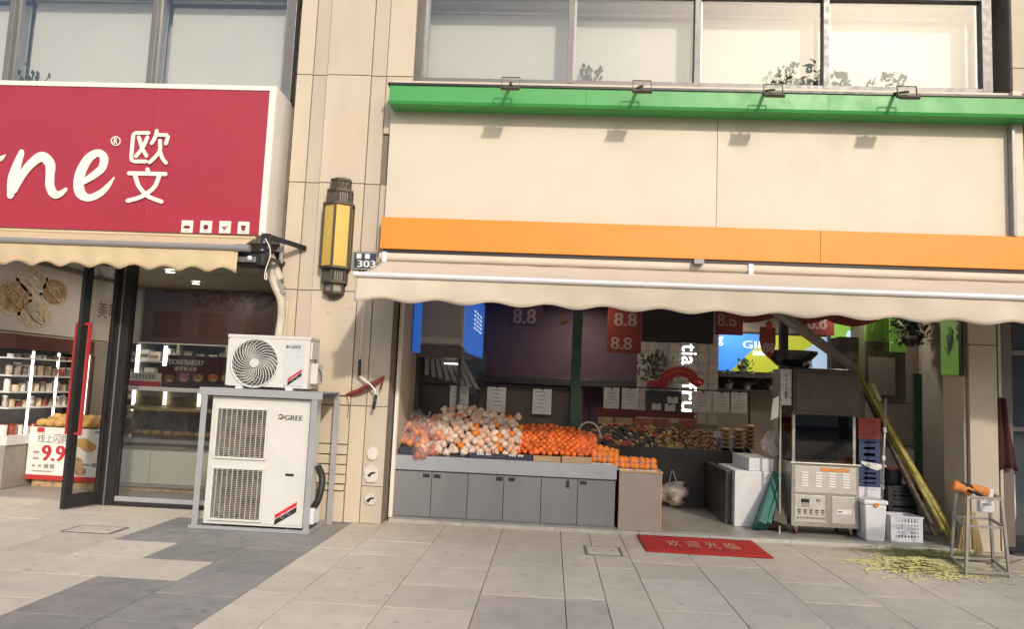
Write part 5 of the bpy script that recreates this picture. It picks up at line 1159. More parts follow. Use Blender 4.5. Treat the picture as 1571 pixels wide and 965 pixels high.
MB().tube([(p[0], 1.3, p[2]-.02), (p[0], 1.3, 2.95)], .004, 5).build('cord', 'black', hp)
box('jamb_lining', 'wall_jamb', 4.47, 4.499, .025, .45, FZ, 2.96, bld, bevel=.004)
ya, yb_ = WX(1477, 530, 4.455)[1], WX(1443, 530, 4.455)[1]; zp = WX(1458, 575, 4.455)[2]
gp2 = thing('green_poster', 'green poster with plant drawing on the inner face of the right pier', 'poster', (4.46, (ya+yb_)/2, zp)); box('board', 'green_glow', 4.455, 4.469, ya+.06, yb_, zp, 2.9, gp2, bevel=.003); box('edge', 'black', 4.44, 4.469, ya, ya+.058, zp-.02, 2.9, gp2)  # poster board is no lamp, its glow is painted in
rr = random.Random(8); yc, zc = (ya+yb_)/2+.06, zp+.28
for k in range(14):
    a = rr.uniform(.3, 2.8); l = rr.uniform(.1, .30); ey, ez = yc-math.cos(a)*l*.5, zc+math.sin(a)*l; xk = 4.4545-.0005*k
    MB().loft([[(xk, yc, zc-.06), (xk, ey-.015, ez-.03), (xk, ey, ez), (xk, ey+.015, ez-.02)], [(xk+.0003, yc, zc-.06), (xk+.0003, ey-.015, ez-.03), (xk+.0003, ey, ez), (xk+.0003, ey+.015, ez-.02)]]).build('leaf_print', 'post_green', gp2)
for k in range(3): box('print_block', 'post_green', 4.452, 4.4545, ya+.08, ya+.12, 2.45-.1*k, 2.52-.1*k, gp2)
x0 = W(1448, 640, .5)[0]
sb = thing('divider_screen', 'pale low screen with a dark green upright strip beside the sugarcane', 'screen', (x0-.5, 1.0, FZ)); box('board', 'wall_in', x0-.95, x0-.1, 1.0, 1.04, FZ, W(1400, 690, 1.0)[2], sb); box('upright_strip', 'post_green', x0-.095, x0+.0, 1.0, 1.05, FZ, W(1445, 575, 1.0)[2], sb)
# bin with mop pole
x0, x1, z0, z1 = R(1327, 768, 1361, 832, .10)
wbn = thing('white_bin', 'tall white slim bin with hinged lid beside the juice machine', 'bin', ((x0+x1)/2, .1, FZ)); z0 = FZ
MB().loft([[(a, b, z) for a, b in ((x0+i, .10+i*.6), (x1-i, .10+i*.6), (x1-i, .40-i*.6), (x0+i, .40-i*.6))] for z, i in ((z0, .02), (z1-.05, .0))]).build('body', 'bin_white', wbn, bevel=.015)
box('lid', 'bin_white', x0-.012, x1+.012, .088, .412, z1-.048, z1+.0, wbn, bevel=.012); c = W(1345, 771, .08); MB().tube([(c[0], .075, c[2]-.03), (c[0], .089, c[2]-.03)], .022, 10).build('lid_button', 'orange', wbn)
mp = thing('mop_pole', 'grey telescopic mop pole standing in the white bin', 'mop', tuple(W(1354, 760, .30)))
MB().tube([(W(1353, 765, .22)[0], .22, z1+.001), W(1356, 690, .24), W(1359, 612, .26)], .014, 8).build('pole', 'pole_grey', mp, smooth=True)
for a, b in ((1353, 747), (1355, 703), (1357, 660)): c = W(a, b, .24); MB().tube([(c[0], .23, c[2]-.025), (c[0], .236, c[2]+.025)], .02, 8).build('collar', 'bin_white', mp)
# crates
def crate(px, Y, dep, m, lab, zb=None, patt=True, grp='plastic crates beside the juice machine'):
    x0, x1, z0, z1 = R(*px, Y); z0 = zb if zb is not None else z0; t = thing('plastic_crate', lab, 'crate', ((x0+x1)/2, Y, z0), group=grp); w = .012; h = z1-z0
    fm = MB(); fm.box(x0, x1, Y, Y+w, z0, z0+h*.16); fm.box(x0, x1, Y, Y+w, z1-h*.10, z1); fm.box(x0, x0+.05, Y+.0005, Y+w, z0+h*.16, z1-h*.10); fm.box(x1-.05, x1, Y+.0005, Y+w, z0+h*.16, z1-h*.10); fm.build('front_frame', m, t)
    if patt:
        nb = 7
        for i in range(nb): a = x0+.05+(x1-x0-.1)*(i+.5)/nb; box('slat', m, a-.008, a+.008, Y+.001, Y+w-.001, z0+h*.16, z1-h*.10, t)
        for q in (.30, .44, .58, .72): box('slat', m, x0+.05, x1-.05, Y+.002, Y+w-.002, z0+h*q-.011, z0+h*q+.011, t)
        MB().prism(ellipse_poly((x0+x1)/2, z0+h*.5, h*.18, h*.18), Y-.001, Y+w).build('medallion', m, t)
    else:
        for q in (.3, .55, .78): box('slat', m, x0+.05, x1-.05, Y+.002, Y+w-.002, z0+h*q-h*.07, z0+h*q+h*.07, t)
    box('rim', m, x0-.008, x1+.008, Y-.008, Y+.0, z1-.018, z1+.002, t); box('side', m, x0, x0+w, Y+w+.001, Y+dep, z0, z1, t); box('side', m, x1-w, x1, Y+w+.001, Y+dep, z0, z1, t); box('back', m, x0, x1, Y+dep+.001, Y+dep+w, z0, z1, t); box('bottom', 'crate_black' if m == 'crate_white' else m, x0+w, x1-w, Y+w, Y+dep, z0, z0+.012, t); return x0, x1, z0, z1
c1 = crate((1367, 793, 1416, 832), .19, .3, 'crate_white', 'white pierced crate at the bottom of the stack, on the floor', FZ)
c2 = crate((1363, 772, 1413, 792), .50, .3, 'crate_black', 'lower black crate behind the white pierced crate', FZ, False); c3 = crate((1363, 747, 1413, 773), .50, .3, 'crate_black', 'upper black crate behind the white pierced crate', c2[3]+.003, False)
c4 = crate((1318, 748, 1351, 768), .45, .3, 'crate_white', 'white pierced crate under the dark blue crates', None)
box('crate_support', 'crate_black', c4[0], c4[1], .47, .72, FZ, c4[2]-.003, label='black box under the white pierced crate behind the bin', cat='box', bevel=.006)
c5 = crate((1318, 716, 1351, 748), .45, .3, 'crate_blue', 'dark blue crate resting on the white pierced crate', c4[3]+.003, False); c6 = crate((1318, 674, 1350, 717), .45, .3, 'crate_blue', 'upper dark blue crate beneath the red crate', c5[3]+.003, False); c7 = crate((1317, 642, 1351, 674), .45, .3, 'crate_red', 'dark red crate topmost behind the juice machine', c6[3]+.003, True)
x0 = c5[0]; MB().loft([[(x0+.02, .44, c5[3]+.03), (x0+.12, .435, c5[3]-.02), (x0+.20, .44, c5[3]-.04), (x0+.30, .44, c5[3]+.01)], [(x0+.02, .436, c5[3]+.06), (x0+.12, .428, c5[3]+.03), (x0+.2, .434, c5[3]+.02), (x0+.30, .437, c5[3]+.02)]]).build('crumpled_paper', 'paper_white', label='crumpled white paper tucked in the dark blue crates', cat='paper')
x0, x1, z0, z1 = R(1362, 720, 1388, 746, .58); z0 = c3[3]+.003; bkt = thing('bucket', 'dark bucket with red rim on top of the black crates', 'bucket', ((x0+x1)/2, .6, z0)); MB().loft([[((x0+x1)/2+r*math.cos(a), .66+r*math.sin(a), z) for a in np.linspace(0, 6.283, 21)[:-1]] for r, z in ((.085, z0), (.11, z1))]).build('body', 'crate_black', bkt, smooth=True, auto=True); MB().tube([((x0+x1)/2+.112*math.cos(a), .66+.112*math.sin(a), z1) for a in np.linspace(0, 6.283, 22)], .008, 6).build('rim', 'crate_red', bkt)
# sugarcane stalks
cn = [((1318, 574), (1464, 826), 'topmost'), ((1322, 586), (1456, 824), 'second'), ((1330, 592), (1462, 818), 'third'), ((1340, 604), (1448, 814), 'fourth'), ((1333, 612), (1430, 806), 'fifth'), ((1326, 600), (1436, 824), 'lowest')]
for k, (a, b, l) in enumerate(cn):
    T, Bm = W(*a, .78+.03*(k % 3)), W(*b, .16+.04*(k % 3)); Bm[2] = max(Bm[2], FZ+.02)
    t = thing('sugarcane_stalk', l+' of the sugarcane stalks leaning beside the crates', 'sugarcane', tuple(Bm), group='sugarcane stalks leaning on the wall')
    T, Bm = Vector(T), Vector(Bm); n = 13; pts = []; rs = []
    for i in range(n*4+1):
        s = i/(n*4); p = Bm.lerp(T, s)+Vector((0, 0, -.03*math.sin(math.pi*s))); pts.append(p); rs.append(.026 if i % 4 else .029)
    MB().tube(pts, rs, 8).build('stalk', 'cane' if k < 4 else 'wood_dark', t, smooth=True)
    for i in range(1, n): p = pts[i*4]; d = (pts[i*4+1]-p).normalized(); MB().tube([p-d*.006, p+d*.006], .0312, 8).build('node_ring', 'cane_node', t)
MB().tube([W(1338, 590, .72), W(1350, 616, .70)], .03, 8).build('cane_offcut', 'food_cream', label='pale peeled cane end among the stalks', cat='sugarcane')
# peelings
mb = MB(); rr = random.Random(21); g0 = G(1412, 872)
def strip(mb, x, y, z, l, a, w, bend):
    P = []; 
    for i in range(6):
        s = i/5-.5; P.append(Vector((x+math.cos(a)*l*s-math.sin(a)*bend*(s*s), y+math.sin(a)*l*s+math.cos(a)*bend*s*s, z+.05*bend*(.25-s*s)*4)))
    n = Vector((-math.sin(a), math.cos(a), 0)); vs = [];
    for p in P: vs += [p+n*w, p-n*w, p+Vector((0, 0, .003))]
    mb.add(vs, [(3*i, 3*i+3, 3*i+5, 3*i+2) for i in range(5)]+[(3*i+2, 3*i+5, 3*i+4, 3*i+1) for i in range(5)])
for k in range(520):
    r = abs(rr.gauss(0, 1)); th = rr.uniform(0, 6.28); x = g0[0]+math.cos(th)*r*.27; y = g0[1]+math.sin(th)*r*.20; strip(mb, x, y, .006+max(0, .085*(1-r/1.3))*rr.random(), rr.uniform(.10, .34), rr.gauss(.45, .65), rr.uniform(.007, .014), rr.uniform(-.1, .1))
for k in range(60): strip(mb, rr.uniform(3.1, 4.7), rr.uniform(-1.4, -.25), .005, rr.uniform(.05, .3), rr.uniform(0, 3.1), .004, rr.uniform(-.08, .08))
mb.build('cane_peelings', 'peel', label='loose heap of yellow-green cane peelings on the paving', cat='peelings', kind='stuff')
mb = MB()
for k in range(110): strip(mb, rr.gauss(3.95, .28), rr.gauss(-.36, .12), .006+.02*rr.random(), rr.uniform(.15, .55), rr.gauss(-.35, .6), rr.uniform(.006, .012), rr.uniform(-.1, .1))
mb.build('dark_leaves', 'peel_dark', label='dull green cane leaves scattered behind the peelings', cat='leaves', kind='stuff')
# stool
ft = {(0, 0): G(1482, 884), (1, 0): G(1549, 887), (0, 1): G(1459, 861), (1, 1): G(1524, 865)}
zt_ = W(1512, 762, -1.1)[2]; sxa, sxb = ft[0, 0][0], ft[1, 0][0]; cen = sum(ft.values())/4
st = thing('metal_stool', 'bare grey steel frame stool beside the cane peelings', 'stool', (cen[0], cen[1], 0))
L4 = {}
for kk, pp in ft.items():
    a = Vector((pp[0], pp[1], 0)); b = Vector((cen[0], cen[1], 0)).lerp(a, .78); b.z = zt_; L4[kk] = (a, b); MB().bar(a, b, .026, .026, up=(0, 1, 0)).build('leg', 'stool_steel', st, bevel=.002)
for f, nmx in ((.985, 'top_rail'), (.62, 'middle_rail'), (.05, 'bottom_rail')):
    for e0, e1 in (((0, 0), (1, 0)), ((0, 1), (1, 1)), ((0, 0), (0, 1)), ((1, 0), (1, 1))):
        a = L4[e0][0].lerp(L4[e0][1], f); b = L4[e1][0].lerp(L4[e1][1], f); MB().bar(a, b, .022, .024).build(nmx, 'stool_steel', st, bevel=.002)
# gloves and scale on the stool
zt2 = zt_+.008
gl_ = thing('work_gloves', 'pair of orange and black work gloves lying on the stool', 'gloves', ((sxa+sxb)/2, -.95, zt2)); gc = W(1492, 750, -1.0)
for dx, dy, rz_, l in ((-.08, -.02, 2.6, .26), (.06, .03, -.45, .26)):
    c = Vector((gc[0]+dx, -.98+dy, zt2+.04)); d = Vector((math.cos(rz_)*.9, .1, math.sin(rz_)*.55)); n = Vector((-d.y, d.x, 0)).normalized()
    MB().tube([c-d*.09, c-d*.03, c+d*.03, c+d*.09, c+d*.12], [.03, .042, .04, .05, .055], 10).build('palm_and_cuff', 'glove', gl_, smooth=True)
    for q in range(4): s = (q-1.5)*.022; MB().tube([c-d*.08+n*s, c-d*.13+n*s*1.5+Vector((0, -.01, .012)), c-d*.17+n*s*1.8+Vector((0, -.01, -.005))], [.013, .012, .009], 7).build('finger', 'black', gl_, smooth=True)
    MB().tube([c-d*.03+n*.04, c-d*.07+n*.075, c-d*.10+n*.08], [.015, .013, .01], 7).build('thumb', 'black', gl_, smooth=True)
x0, x1, z0, z1 = R(1502, 757, 1524, 787, -.93); sc = thing('white_box', 'glossy white plastic holder hanging inside the stool top', 'holder', (x0, -.93, z0)); box('body', 'bin_white', x0, x1, -.95, -.88, z0, z1-.07, sc, bevel=.012); box('hook_plate', 'bin_white', x0+.03, x1, -.94, -.925, z1-.069, z1+.04, sc, bevel=.005); box('slot', 'lamp_grey', x0+.02, x1-.03, -.953, -.9505, z1-.11, z1-.095, sc)
# broom and sticks behind the stool
br = thing('straw_broom', 'straw broom standing upside against the neighbouring doorway', 'broom', tuple(W(1515, 850, -.35))); mb = MB(); rr = random.Random(4); c = G(1512, 858)
for k in range(140): a = rr.uniform(-1, 1); b_ = rr.uniform(-1, 1); mb.bar((c[0]+a*.14, c[1]+.3+b_*.04, .01), (c[0]+.03+a*.05, c[1]+.34+b_*.02, .42), .006, .006)
mb.build('bristles', 'straw', br, kind='stuff'); MB().tube([(c[0]+.03, c[1]+.34, .40), (c[0]+.12, c[1]+.62, 1.25)], .013, 8).build('handle', 'wood_edge', br, smooth=True)
dpn = thing('dustpan', 'dark dustpan with a grey handle at the edge of the doorway', 'dustpan', tuple(G(1560, 840))); c = G(1562, 850); MB().loft([[(c[0]-.1, c[1]-.12, .005), (c[0]+.2, c[1]-.12, .005), (c[0]+.18, c[1]+.12, .005), (c[0]-.08, c[1]+.12, .005)], [(c[0]-.11, c[1]-.11, .02), (c[0]+.21, c[1]-.11, .02), (c[0]+.19, c[1]+.13, .09), (c[0]-.09, c[1]+.13, .09)]]).build('pan', 'crate_black', dpn); MB().tube([(c[0]-.03, c[1]+.1, .06), W(1557, 790, c[1]+.12), W(1555, 728, c[1]+.18)], .014, 8).build('handle', 'pole_grey', dpn, smooth=True)
# neighbouring doorway
NX = 4.80
box('door_jamb', 'brown_unit', NX+.002, NX+.20, .05, .30, .02, 3.0, bld, bevel=.004); box('jamb_trim', 'wall_jamb', NX+.04, NX+.07, .02, .049, .02, 3.0, bld)
nd = thing('glass_door', 'dark glass door of the shop next to the fruit shop', 'door', (5.6, .3, .02)); box('stile', 'frame_dark', NX+.202, NX+.28, .20, .26, .02, 2.95, nd); box('pane', 'far_glass', NX+.281, 7.2, .22, .23, .04, 2.9, nd); box('bottom_rail', 'frame_dark', NX+.281, 7.2, .20, .26, .02, .16, nd); box('cross_rail', 'frame_grey', NX+.281, 7.2, .19, .215, 1.28, 1.33, nd); box('cross_rail', 'frame_grey', NX+.281, 7.2, .19, .215, 2.12, 2.17, nd)
ap = thing('red_apron', 'dark red cloth hanging at the doorway beside the right pier', 'cloth', tuple(W(1535, 640, .1))); c0 = W(1522, 615, .0); mb = MB(); vs = []
for i in range(13):
    for j in range(11): u, v = i/12, j/10; vs.append((c0[0]+.02+.20*u*(.6+.5*v), -.02+.03*math.sin(u*14+v*2), c0[2]-.75*v+.04*math.sin(u*3)))
o = mb.add(vs, [(i*11+j, (i+1)*11+j, (i+1)*11+j+1, i*11+j+1) for i in range(12) for j in range(10)]).build('cloth', 'apron', ap, smooth=True); sm = o.modifiers.new('s', 'SOLIDIFY'); sm.thickness = .004
box('hook', 'alu', c0[0]+.10, c0[0]+.12, -.02, .04, c0[2]-.01, c0[2]+.03, ap)

# ================================================================ BAKERY
# glazed front: post, rails and pane
px1 = W(186, 590, 0)[0]
gf = thing('bakery_glass_front', 'dark framed fixed glass front of the bakery behind the air conditioners', 'shop window', (-4, 0, 0))
gx0, gx1 = W(171, 590, 0)[0], W(191, 590, 0)[0]
box('post', 'frame_dark', gx0, gx1, -.03, .09, .0, 2.94, gf, bevel=.004); box('post_bead', 'frame_grey', gx0+.05, gx0+.066, -.036, -.0305, .0, 2.94, gf)
box('end_post', 'frame_dark', -3.12, -3.025, -.02, .09, .0, 2.94, gf, bevel=.004)
box('bottom_rail', 'frame_dark', gx1+.002, -3.122, -.02, .08, .0, .045, gf, bevel=.004); box('bottom_rail', 'rack_steel', gx1+.002, -3.122, .0, .06, .046, .10, gf, bevel=.006); box('head_rail', 'frame_dark', gx1+.002, -3.122, -.02, .08, 2.84, 2.94, gf, bevel=.004)
box('pane', 'glass_shop', gx1, -3.12, .028, .036, .09, 2.86, gf)
# open door leaf
H_ = np.array([gx0-.01, -.02, 0]); E_ = np.array([*G(93, 783)[:2], 0]); dv = (E_-H_); dl = np.linalg.norm(dv); dv /= dl; nv = np.array([-dv[1], dv[0], 0])
dr = thing('glass_door', 'open dark framed glass door of the bakery with red pull handles', 'door', (E_[0], E_[1], 0))
def leaf(a0, a1, z0, z1, th, off=0):
    P = [H_+dv*a0+nv*(off-th/2), H_+dv*a1+nv*(off-th/2), H_+dv*a1+nv*(off+th/2), H_+dv*a0+nv*(off+th/2)]
    return MB().loft([[tuple(p+[0, 0, z0]) for p in P], [tuple(p+[0, 0, z1]) for p in P]])
leaf(dl-.10, dl, .012, 2.80, .05).build('stile', 'frame_dark', dr, bevel=.004); leaf(.0, .05, .012, 2.80, .05).build('stile', 'frame_dark', dr, bevel=.004)
leaf(.051, dl-.101, .012, .16, .045).build('bottom_rail', 'frame_dark', dr, bevel=.004); leaf(.051, dl-.101, 2.70, 2.80, .045).build('top_rail', 'frame_dark', dr, bevel=.004)
leaf(.045, dl-.095, .155, 2.705, .008).build('pane', 'glass_shop', dr)
hz0, hz1 = W(112, 668, E_[1])[2], W(118, 494, E_[1])[2]
for off in (-.10, .10):
    hb = leaf(dl-.075, dl-.035, hz0, hz1, .022, off).build('pull_handle', 'handle_red', dr, bevel=.004)
    for z in (hz0+.004, hz1-.03): leaf(dl-.07, dl-.04, z, z+.026, abs(off)-.038, off/2+math.copysign(.009, off)).build('handle_bracket', 'handle_red', hb)
# interior walls
BX = -7.0
box('bakery_wall', 'wall_in', BX-.1, BX, .46, 4.2, .02, 2.96, bld); box('bakery_wall', 'maroon', -7.0, -2.6, 4.0, 4.2, .02, 2.96, bld)
box('bakery_wall', 'wall_in', -8.59, BX-.1, .2, .4, .02, 2.96, bld)
# mural on the side wall
ml = thing('food_mural', 'pale wall mural with four bowls of food inside the bakery', 'mural', (BX, 2, 2.1)); mzb = WX(60, 512, BX+.01)[2]
box('mural_panel', 'mural_bg', BX+.001, BX+.02, .47, 3.9, mzb, 2.90, ml)
def on_wall(px, py): p = WX(px, py, BX+.02); return p[1], p[2]
for k, (px, py, rx, rz, m) in enumerate(((21, 455, .34, .25, 'food_tan'), (50, 432, .32, .20, 'food_cream'), (83, 448, .32, .21, 'food_brown'), (53, 482, .34, .20, 'food_cream'))):
    y, z = on_wall(px, py)
    def disc(r1, r2, x, m, nm): MB().loft([[(x, y+r1*math.cos(a), z+r2*math.sin(a)) for a in np.linspace(0, 6.283, 29)[:-1]], [(x+.004, y+r1*math.cos(a), z+r2*math.sin(a)) for a in np.linspace(0, 6.283, 29)[:-1]]]).build(nm, m, ml)
    disc(rx, rz, BX+.021, 'mural_plate', 'bowl_picture'); disc(rx*.82, rz*.82, BX+.0255, m, 'food_picture')
    for q in range(4): MB().tube([(BX+.031, y+rx*.75*math.cos(a+q)*(.35+.15*q), z+rz*.75*math.sin(a+q*.7)*(.35+.15*q)) for a in np.linspace(0, 4, 9)], .014, 5).build('noodle_picture', ['wood_edge', 'paper_white', 'food_cream', 'pastel'][k], ml)
for ch, py in (('美', 469), ('味', 484)):
    y, z = on_wall(157, 476); y += (.0 if ch == '美' else .30); text(ch, None, 0, 'print_dark', ml, fn=lambda u, v: (BX+.024, y-.13+.26*u, z-.12+.26*v))
# chilled shelves along the side wall
FX = -6.6
fg = thing('chilled_shelves', 'lit open chilled shelves along the side wall of the bakery', 'refrigerator', (FX, 1.2, .02)); fz1 = WX(50, 512, FX)[2]
box('back', 'frame_grey', BX+.021, BX+.05, .5, 2.05, .35, fz1-.2, fg); box('header', 'maroon', BX+.051, FX, .5, 2.1, fz1-.20, fz1-.02, fg, bevel=.006); box('plinth', 'lamp_grey', BX+.03, FX, .5, 2.05, .02, .55, fg, bevel=.01); box('front_lip', 'alu', BX+.051, FX+.02, .5, 2.05, .551, .66, fg)
box('end_frame', 'maroon', BX+.03, FX+.01, 2.051, 2.12, .02, fz1-.21, fg)
shz = [.66]+[WX(40, py, FX)[2] for py in (625, 601, 576, 549)]
rr = random.Random(5)
for k, z in enumerate(shz):
    if k: box('shelf', 'alu', BX+.06, FX-.02, .52, 2.04, z-.018, z, fg)
    nxt = (shz[k+1] if k < 4 else fz1-.2)-z-.06
for y in (.95, 1.45, 1.98): box('light_tube', 'tube_light', FX-.10 if y < 1.9 else FX-.02, FX-.085 if y < 1.9 else FX+.005, y, y+.03, .68, fz1-.22, fg)
for k, z in enumerate(shz):
    h = min(.17, (shz[k+1] if k < 4 else fz1-.2)-z-.05); y = .56; i = 0
    while y < 1.92:
        w = rr.uniform(.07, .13); hh = h*rr.uniform(.6, 1)
        t = thing('food_pack', 'packaged food on shelf %s of the chilled shelves' % ['one, the lowest', 'two from the bottom', 'three from the bottom', 'four from the bottom', 'five, the highest'][k], 'food pack', (FX-.12, y+w/2, z), group='packs on chilled shelf %d' % (k+1))
        mm = ['jar_mix', 'jar_red', 'jar_mix', 'food_cream', 'paper_white'][rr.randrange(5)]
        MB().loft([[(FX-.13+r*math.cos(a), y+w/2+r*math.sin(a), z+.001+q) for a in np.linspace(0, 6.283, 11)[:-1]] for r, q in ((w*.42, 0), (w*.45, hh*.8), (w*.36, hh*.86))]).build('pack_body', mm, t, smooth=True, auto=True); MB().loft([[(FX-.13+r*math.cos(a), y+w/2+r*math.sin(a), z+.001+q) for a in np.linspace(0, 6.283, 11)[:-1]] for r, q in ((w*.40, hh*.861), (w*.40, hh))]).build('lid', 'maroon' if rr.random() < .4 else 'alu', t)
        y += w+rr.uniform(.012, .05); i += 1
# white rear shelves
x0, x1 = W(150, 590, 3.3)[0], W(345, 590, 3.3)[0]
rs_ = thing('rear_shelves', 'white rear shelving with lit tubes at the back of the bakery', 'shelf', ((x0+x1)/2, 3.5, .02)); box('back', 'lamp_grey', x0, x1, 3.75, 3.78, .02, 2.0, rs_)
for z in (.5, .8, 1.1, 1.4, 1.7, 2.0): box('shelf', 'pastel', x0, x1, 3.3, 3.75, z-.02, z, rs_)
for x in (x0, x0+.62, x0+1.25, x1-.03): box('upright', 'pastel', x, x+.03, 3.29, 3.749, .02, 2.0, rs_)
for px in (155, 205, 247): x = W(px, 590, 3.27)[0]; box('light_tube', 'tube_light', x, x+.05, 3.26, 3.285, .9, 1.95, rs_)
for k, z in enumerate((.8, 1.1, 1.4, 1.7)):
    x = x0+.06
    while x < x1-.12:
        w = rr.uniform(.09, .16); t = thing('carton', 'small carton on rear shelf %s of the bakery' % ['one, the lowest shown', 'two', 'three', 'four, the highest'][k], 'carton', (x, 3.35, z), group='cartons on rear shelf %d' % (k+1)); hh = rr.uniform(.12, .22); m_ = ['paper_white', 'pastel', 'jar_mix', 'lamp_grey'][rr.randrange(4)]
        box('carton_body', m_, x, x+w, 3.34, 3.5, z+.001, z+hh, t, bevel=.004); box('label_strip', 'print_dark' if rr.random() < .5 else 'food_tan', x+.01, x+w-.01, 3.337, 3.339, z+hh*.3, z+hh*.6, t); x += w+rr.uniform(.01, .09)
# promo stand with 9.9
x0, x1, z0, z1 = R(42, 657, 156, 738, .9)
ps = thing('promo_stand', 'bread promotion stand with a big red 9.9 on its front', 'promotion stand', ((x0+x1)/2, .9, .02)); py_ = lambda b: z0+(z1-z0)*b; pxx = lambda a: x0+(x1-x0)*a
box('front_board', 'paper_white', x0, x1, .9, .92, z0, z1, ps); box('table', 'lamp_grey', x0+.03, x1-.03, .921, 1.5, z0+.2, z1-.02, ps); box('base', 'food_tan', x0+.06, x1-.06, .95, 1.45, .02, z0+.199, ps); box('bottom_band', 'print_red', x0, x1, .898, .8995, z0, py_(.09), ps)
text('9.9', (pxx(.20), pxx(.50), py_(.36), py_(.66)), .897, 'print_red', ps, bold=.012); text('线上闪购', (pxx(.12), pxx(.53), py_(.70), py_(.88)), .897, 'print_dark', ps); box('badge', 'print_red', pxx(.10), pxx(.20), .897, .8985, py_(.90), py_(.99), ps)
for a, b, c, d in ((.08, .50, .16, .54), (.08, .38, .16, .42), (.08, .24, .12, .28), (.16, .24, .20, .28), (.24, .22, .30, .30), (.32, .22, .38, .30), (.08, .15, .36, .17), (.88, .92, .95, .97), (.74, .30, .86, .34), (.88, .28, .94, .36)): box('print_block', 'lamp_grey', pxx(a), pxx(c), .897, .8988, py_(b), py_(d), ps)
for a, b, r1, r2, m in ((.74, .73, .10, .07, 'bread'), (.82, .66, .10, .07, 'bread'), (.68, .36, .08, .07, 'food_tan'), (.63, .22, .075, .06, 'pink'), (.73, .2, .08, .07, 'food_tan')): MB().prism(ellipse_poly(pxx(a), py_(b), r1*1.0, r2*.9), .895-.0006*a, .8988).build('bread_picture', m, ps)
bm_ = fruit_mesh('bread_roll', 'bread', .07, 9, .08, .75)
for k in range(22):
    o = bpy.data.objects.new('bread_roll', bm_); COL.objects.link(o); i, j = k % 8, k//8; o.location = (x0+.10+.115*i+(j % 2)*.04, .98+.14*j, z1+.05+.03*j); o.rotation_euler = (0, 0, k); tag(o, 'golden bread roll on top of the promotion stand', 'bread', 'bread rolls on the promotion stand')
# serving counter behind the glass
KY = 1.0
x0, x1 = W(158, 700, KY)[0], -2.62
kc = thing('serving_counter', 'bakery serving counter with pale panels and a lit glass case', 'counter', ((x0+x1)/2, KY, .02)); kz = lambda py: W(240, py, KY)[2]
box('plinth', 'food_tan', x0, x1, KY+.02, KY+.7, .02, kz(748), kc); box('ledge', 'frame_light', x0, x1, KY-.02, KY+.7, kz(748)+.001, kz(743), kc)
pw = .62; x = x0
while x < x1-.05: box('front_panel', 'pastel', x+.003, min(x+pw, x1)-.003, KY, KY+.02, kz(743)+.002, kz(692), kc, bevel=.003); x += pw
box('carcass', 'lamp_grey', x0, x1, KY+.021, KY+.68, kz(743)+.002, kz(690), kc); box('groove', 'brown_unit', x0, x1, KY+.005, KY+.68, kz(690)+.001, kz(681), kc); box('worktop', 'frame_light', x0, x1, KY-.02, KY+.7, kz(681)+.001, kz(674), kc, bevel=.004)
box('case_back', 'case_gold', x0, x1, KY+.60, KY+.62, kz(674)+.002, kz(592)-.002, kc); box('mid_shelf', 'wood_edge', x0, x1, KY+.02, KY+.58, kz(630), kz(626), kc); box('case_top', 'alu', x0, x1, KY-.01, KY+.66, kz(600), kz(594), kc, bevel=.003); box('case_glass', 'glass_case', x0, x1, KY, KY+.006, kz(674)+.003, kz(600)-.003, kc)
for px in (199, 247, 300): x = W(px, 612, KY+.5)[0]; box('light_tube', 'tube_light', x, x+.035, KY+.55, KY+.58, kz(624), kz(602), kc)
for k in range(16):
    x = x0+.1+k*.14; o = bpy.data.objects.new('pastry', bm_); COL.objects.link(o); o.location = (x, KY+.3, kz(674)+.055); o.scale = (.9, .9, .7); tag(o, 'pastry lying in the lit glass case of the serving counter', 'pastry', 'pastries in the glass case')
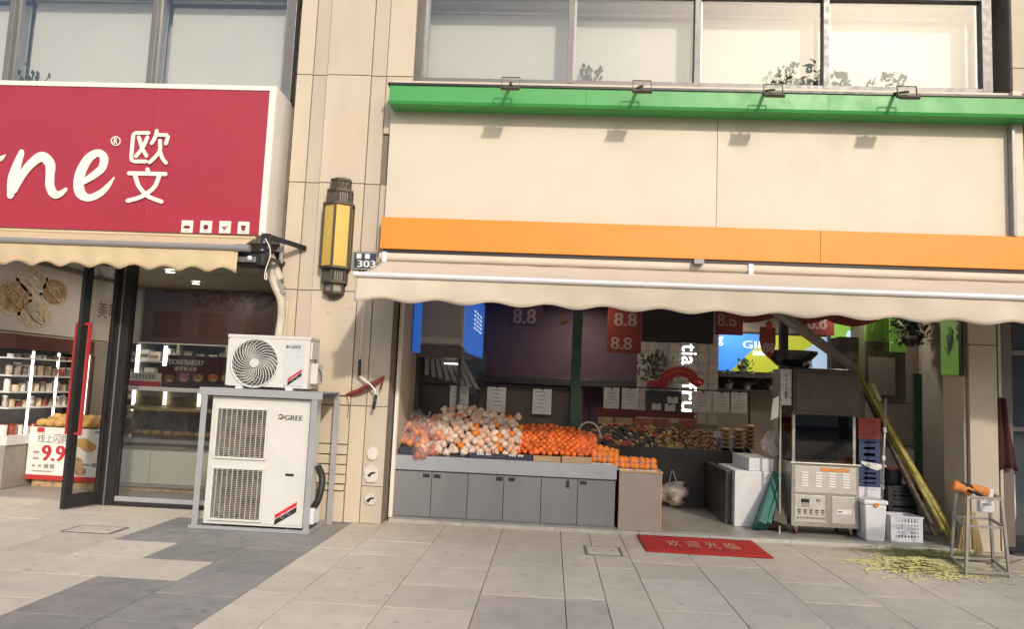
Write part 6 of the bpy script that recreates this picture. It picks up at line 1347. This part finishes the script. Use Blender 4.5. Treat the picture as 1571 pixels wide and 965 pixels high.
tr_ = thing('price_tray', 'small white and red price card leaning on the counter top', 'price card', tuple(W(222, 590, KY+.1))); a = R(200, 572, 247, 592, KY+.1); box('card', 'paper_white', a[0], a[1], KY+.1, KY+.11, kz(594)+.001, a[3], tr_); box('red_band', 'print_red', a[0], a[1], KY+.098, KY+.0995, kz(594)+.001, a[2]+.06, tr_)
for i in range(7): box('print_block', 'lamp_grey', a[0]+.02+.045*i, a[0]+.05+.045*i, KY+.0975, KY+.0992, a[3]-.08, a[3]-.02, tr_)
mh = thing('menu_header', 'dark brown bakery header board with pastry pictures on the counter', 'sign', tuple(W(310, 590, KY+.25))); a = R(256, 548, 440, 592, KY+.25); box('board', 'maroon', a[0], a[1], KY+.25, KY+.27, kz(594)+.001, a[3], mh)
box('cabinet_sides', 'maroon', a[0]-.12, a[0]-.001, KY+.26, KY+.28, kz(594)+.001, a[3]-.15, mh)
t1 = R(260, 552, 313, 560, KY+.25); text('DONE!BAKERY', (t1[0], t1[1], t1[2], t1[3]), KY+.247, 'letter', mh, bold=.003); t1 = R(268, 563, 303, 569, KY+.25)
for i in range(5): box('character_block', 'food_cream', t1[0]+(t1[1]-t1[0])*(.2*i), t1[0]+(t1[1]-t1[0])*(.2*i+.15), KY+.2475, KY+.2495, t1[2], t1[3], mh)
for px, m in ((237, 'pink'), (260, 'food_brown'), (282, 'pink'), (304, 'bread'), (327, 'glove'), (347, 'bread')):
    c = W(px, 580, KY+.25); MB().prism(ellipse_poly(c[0], c[2], .068, .052), KY+.246, KY+.2495).build('pastry_picture', m, mh); MB().prism(ellipse_poly(c[0], c[2]-.035, .05, .016, 12), KY+.2445, KY+.2458).build('pastry_plate', 'food_cream', mh)
MB().prism([(W(p, 574, KY+.25)[0], W(p, q, KY+.25)[2]) for p, q in ((277, 576), (279, 571), (282, 574), (285, 574), (288, 571), (289, 576))], KY+.2445, KY+.2495).build('pastry_picture', 'pink', mh)
down(260, 432, 1.8, .06, 'lit bakery ceiling spot seen through the fixed glass', pw=16); down(300, 440, 3.0, .05, 'farther lit bakery ceiling spot seen through the fixed glass', pw=14)
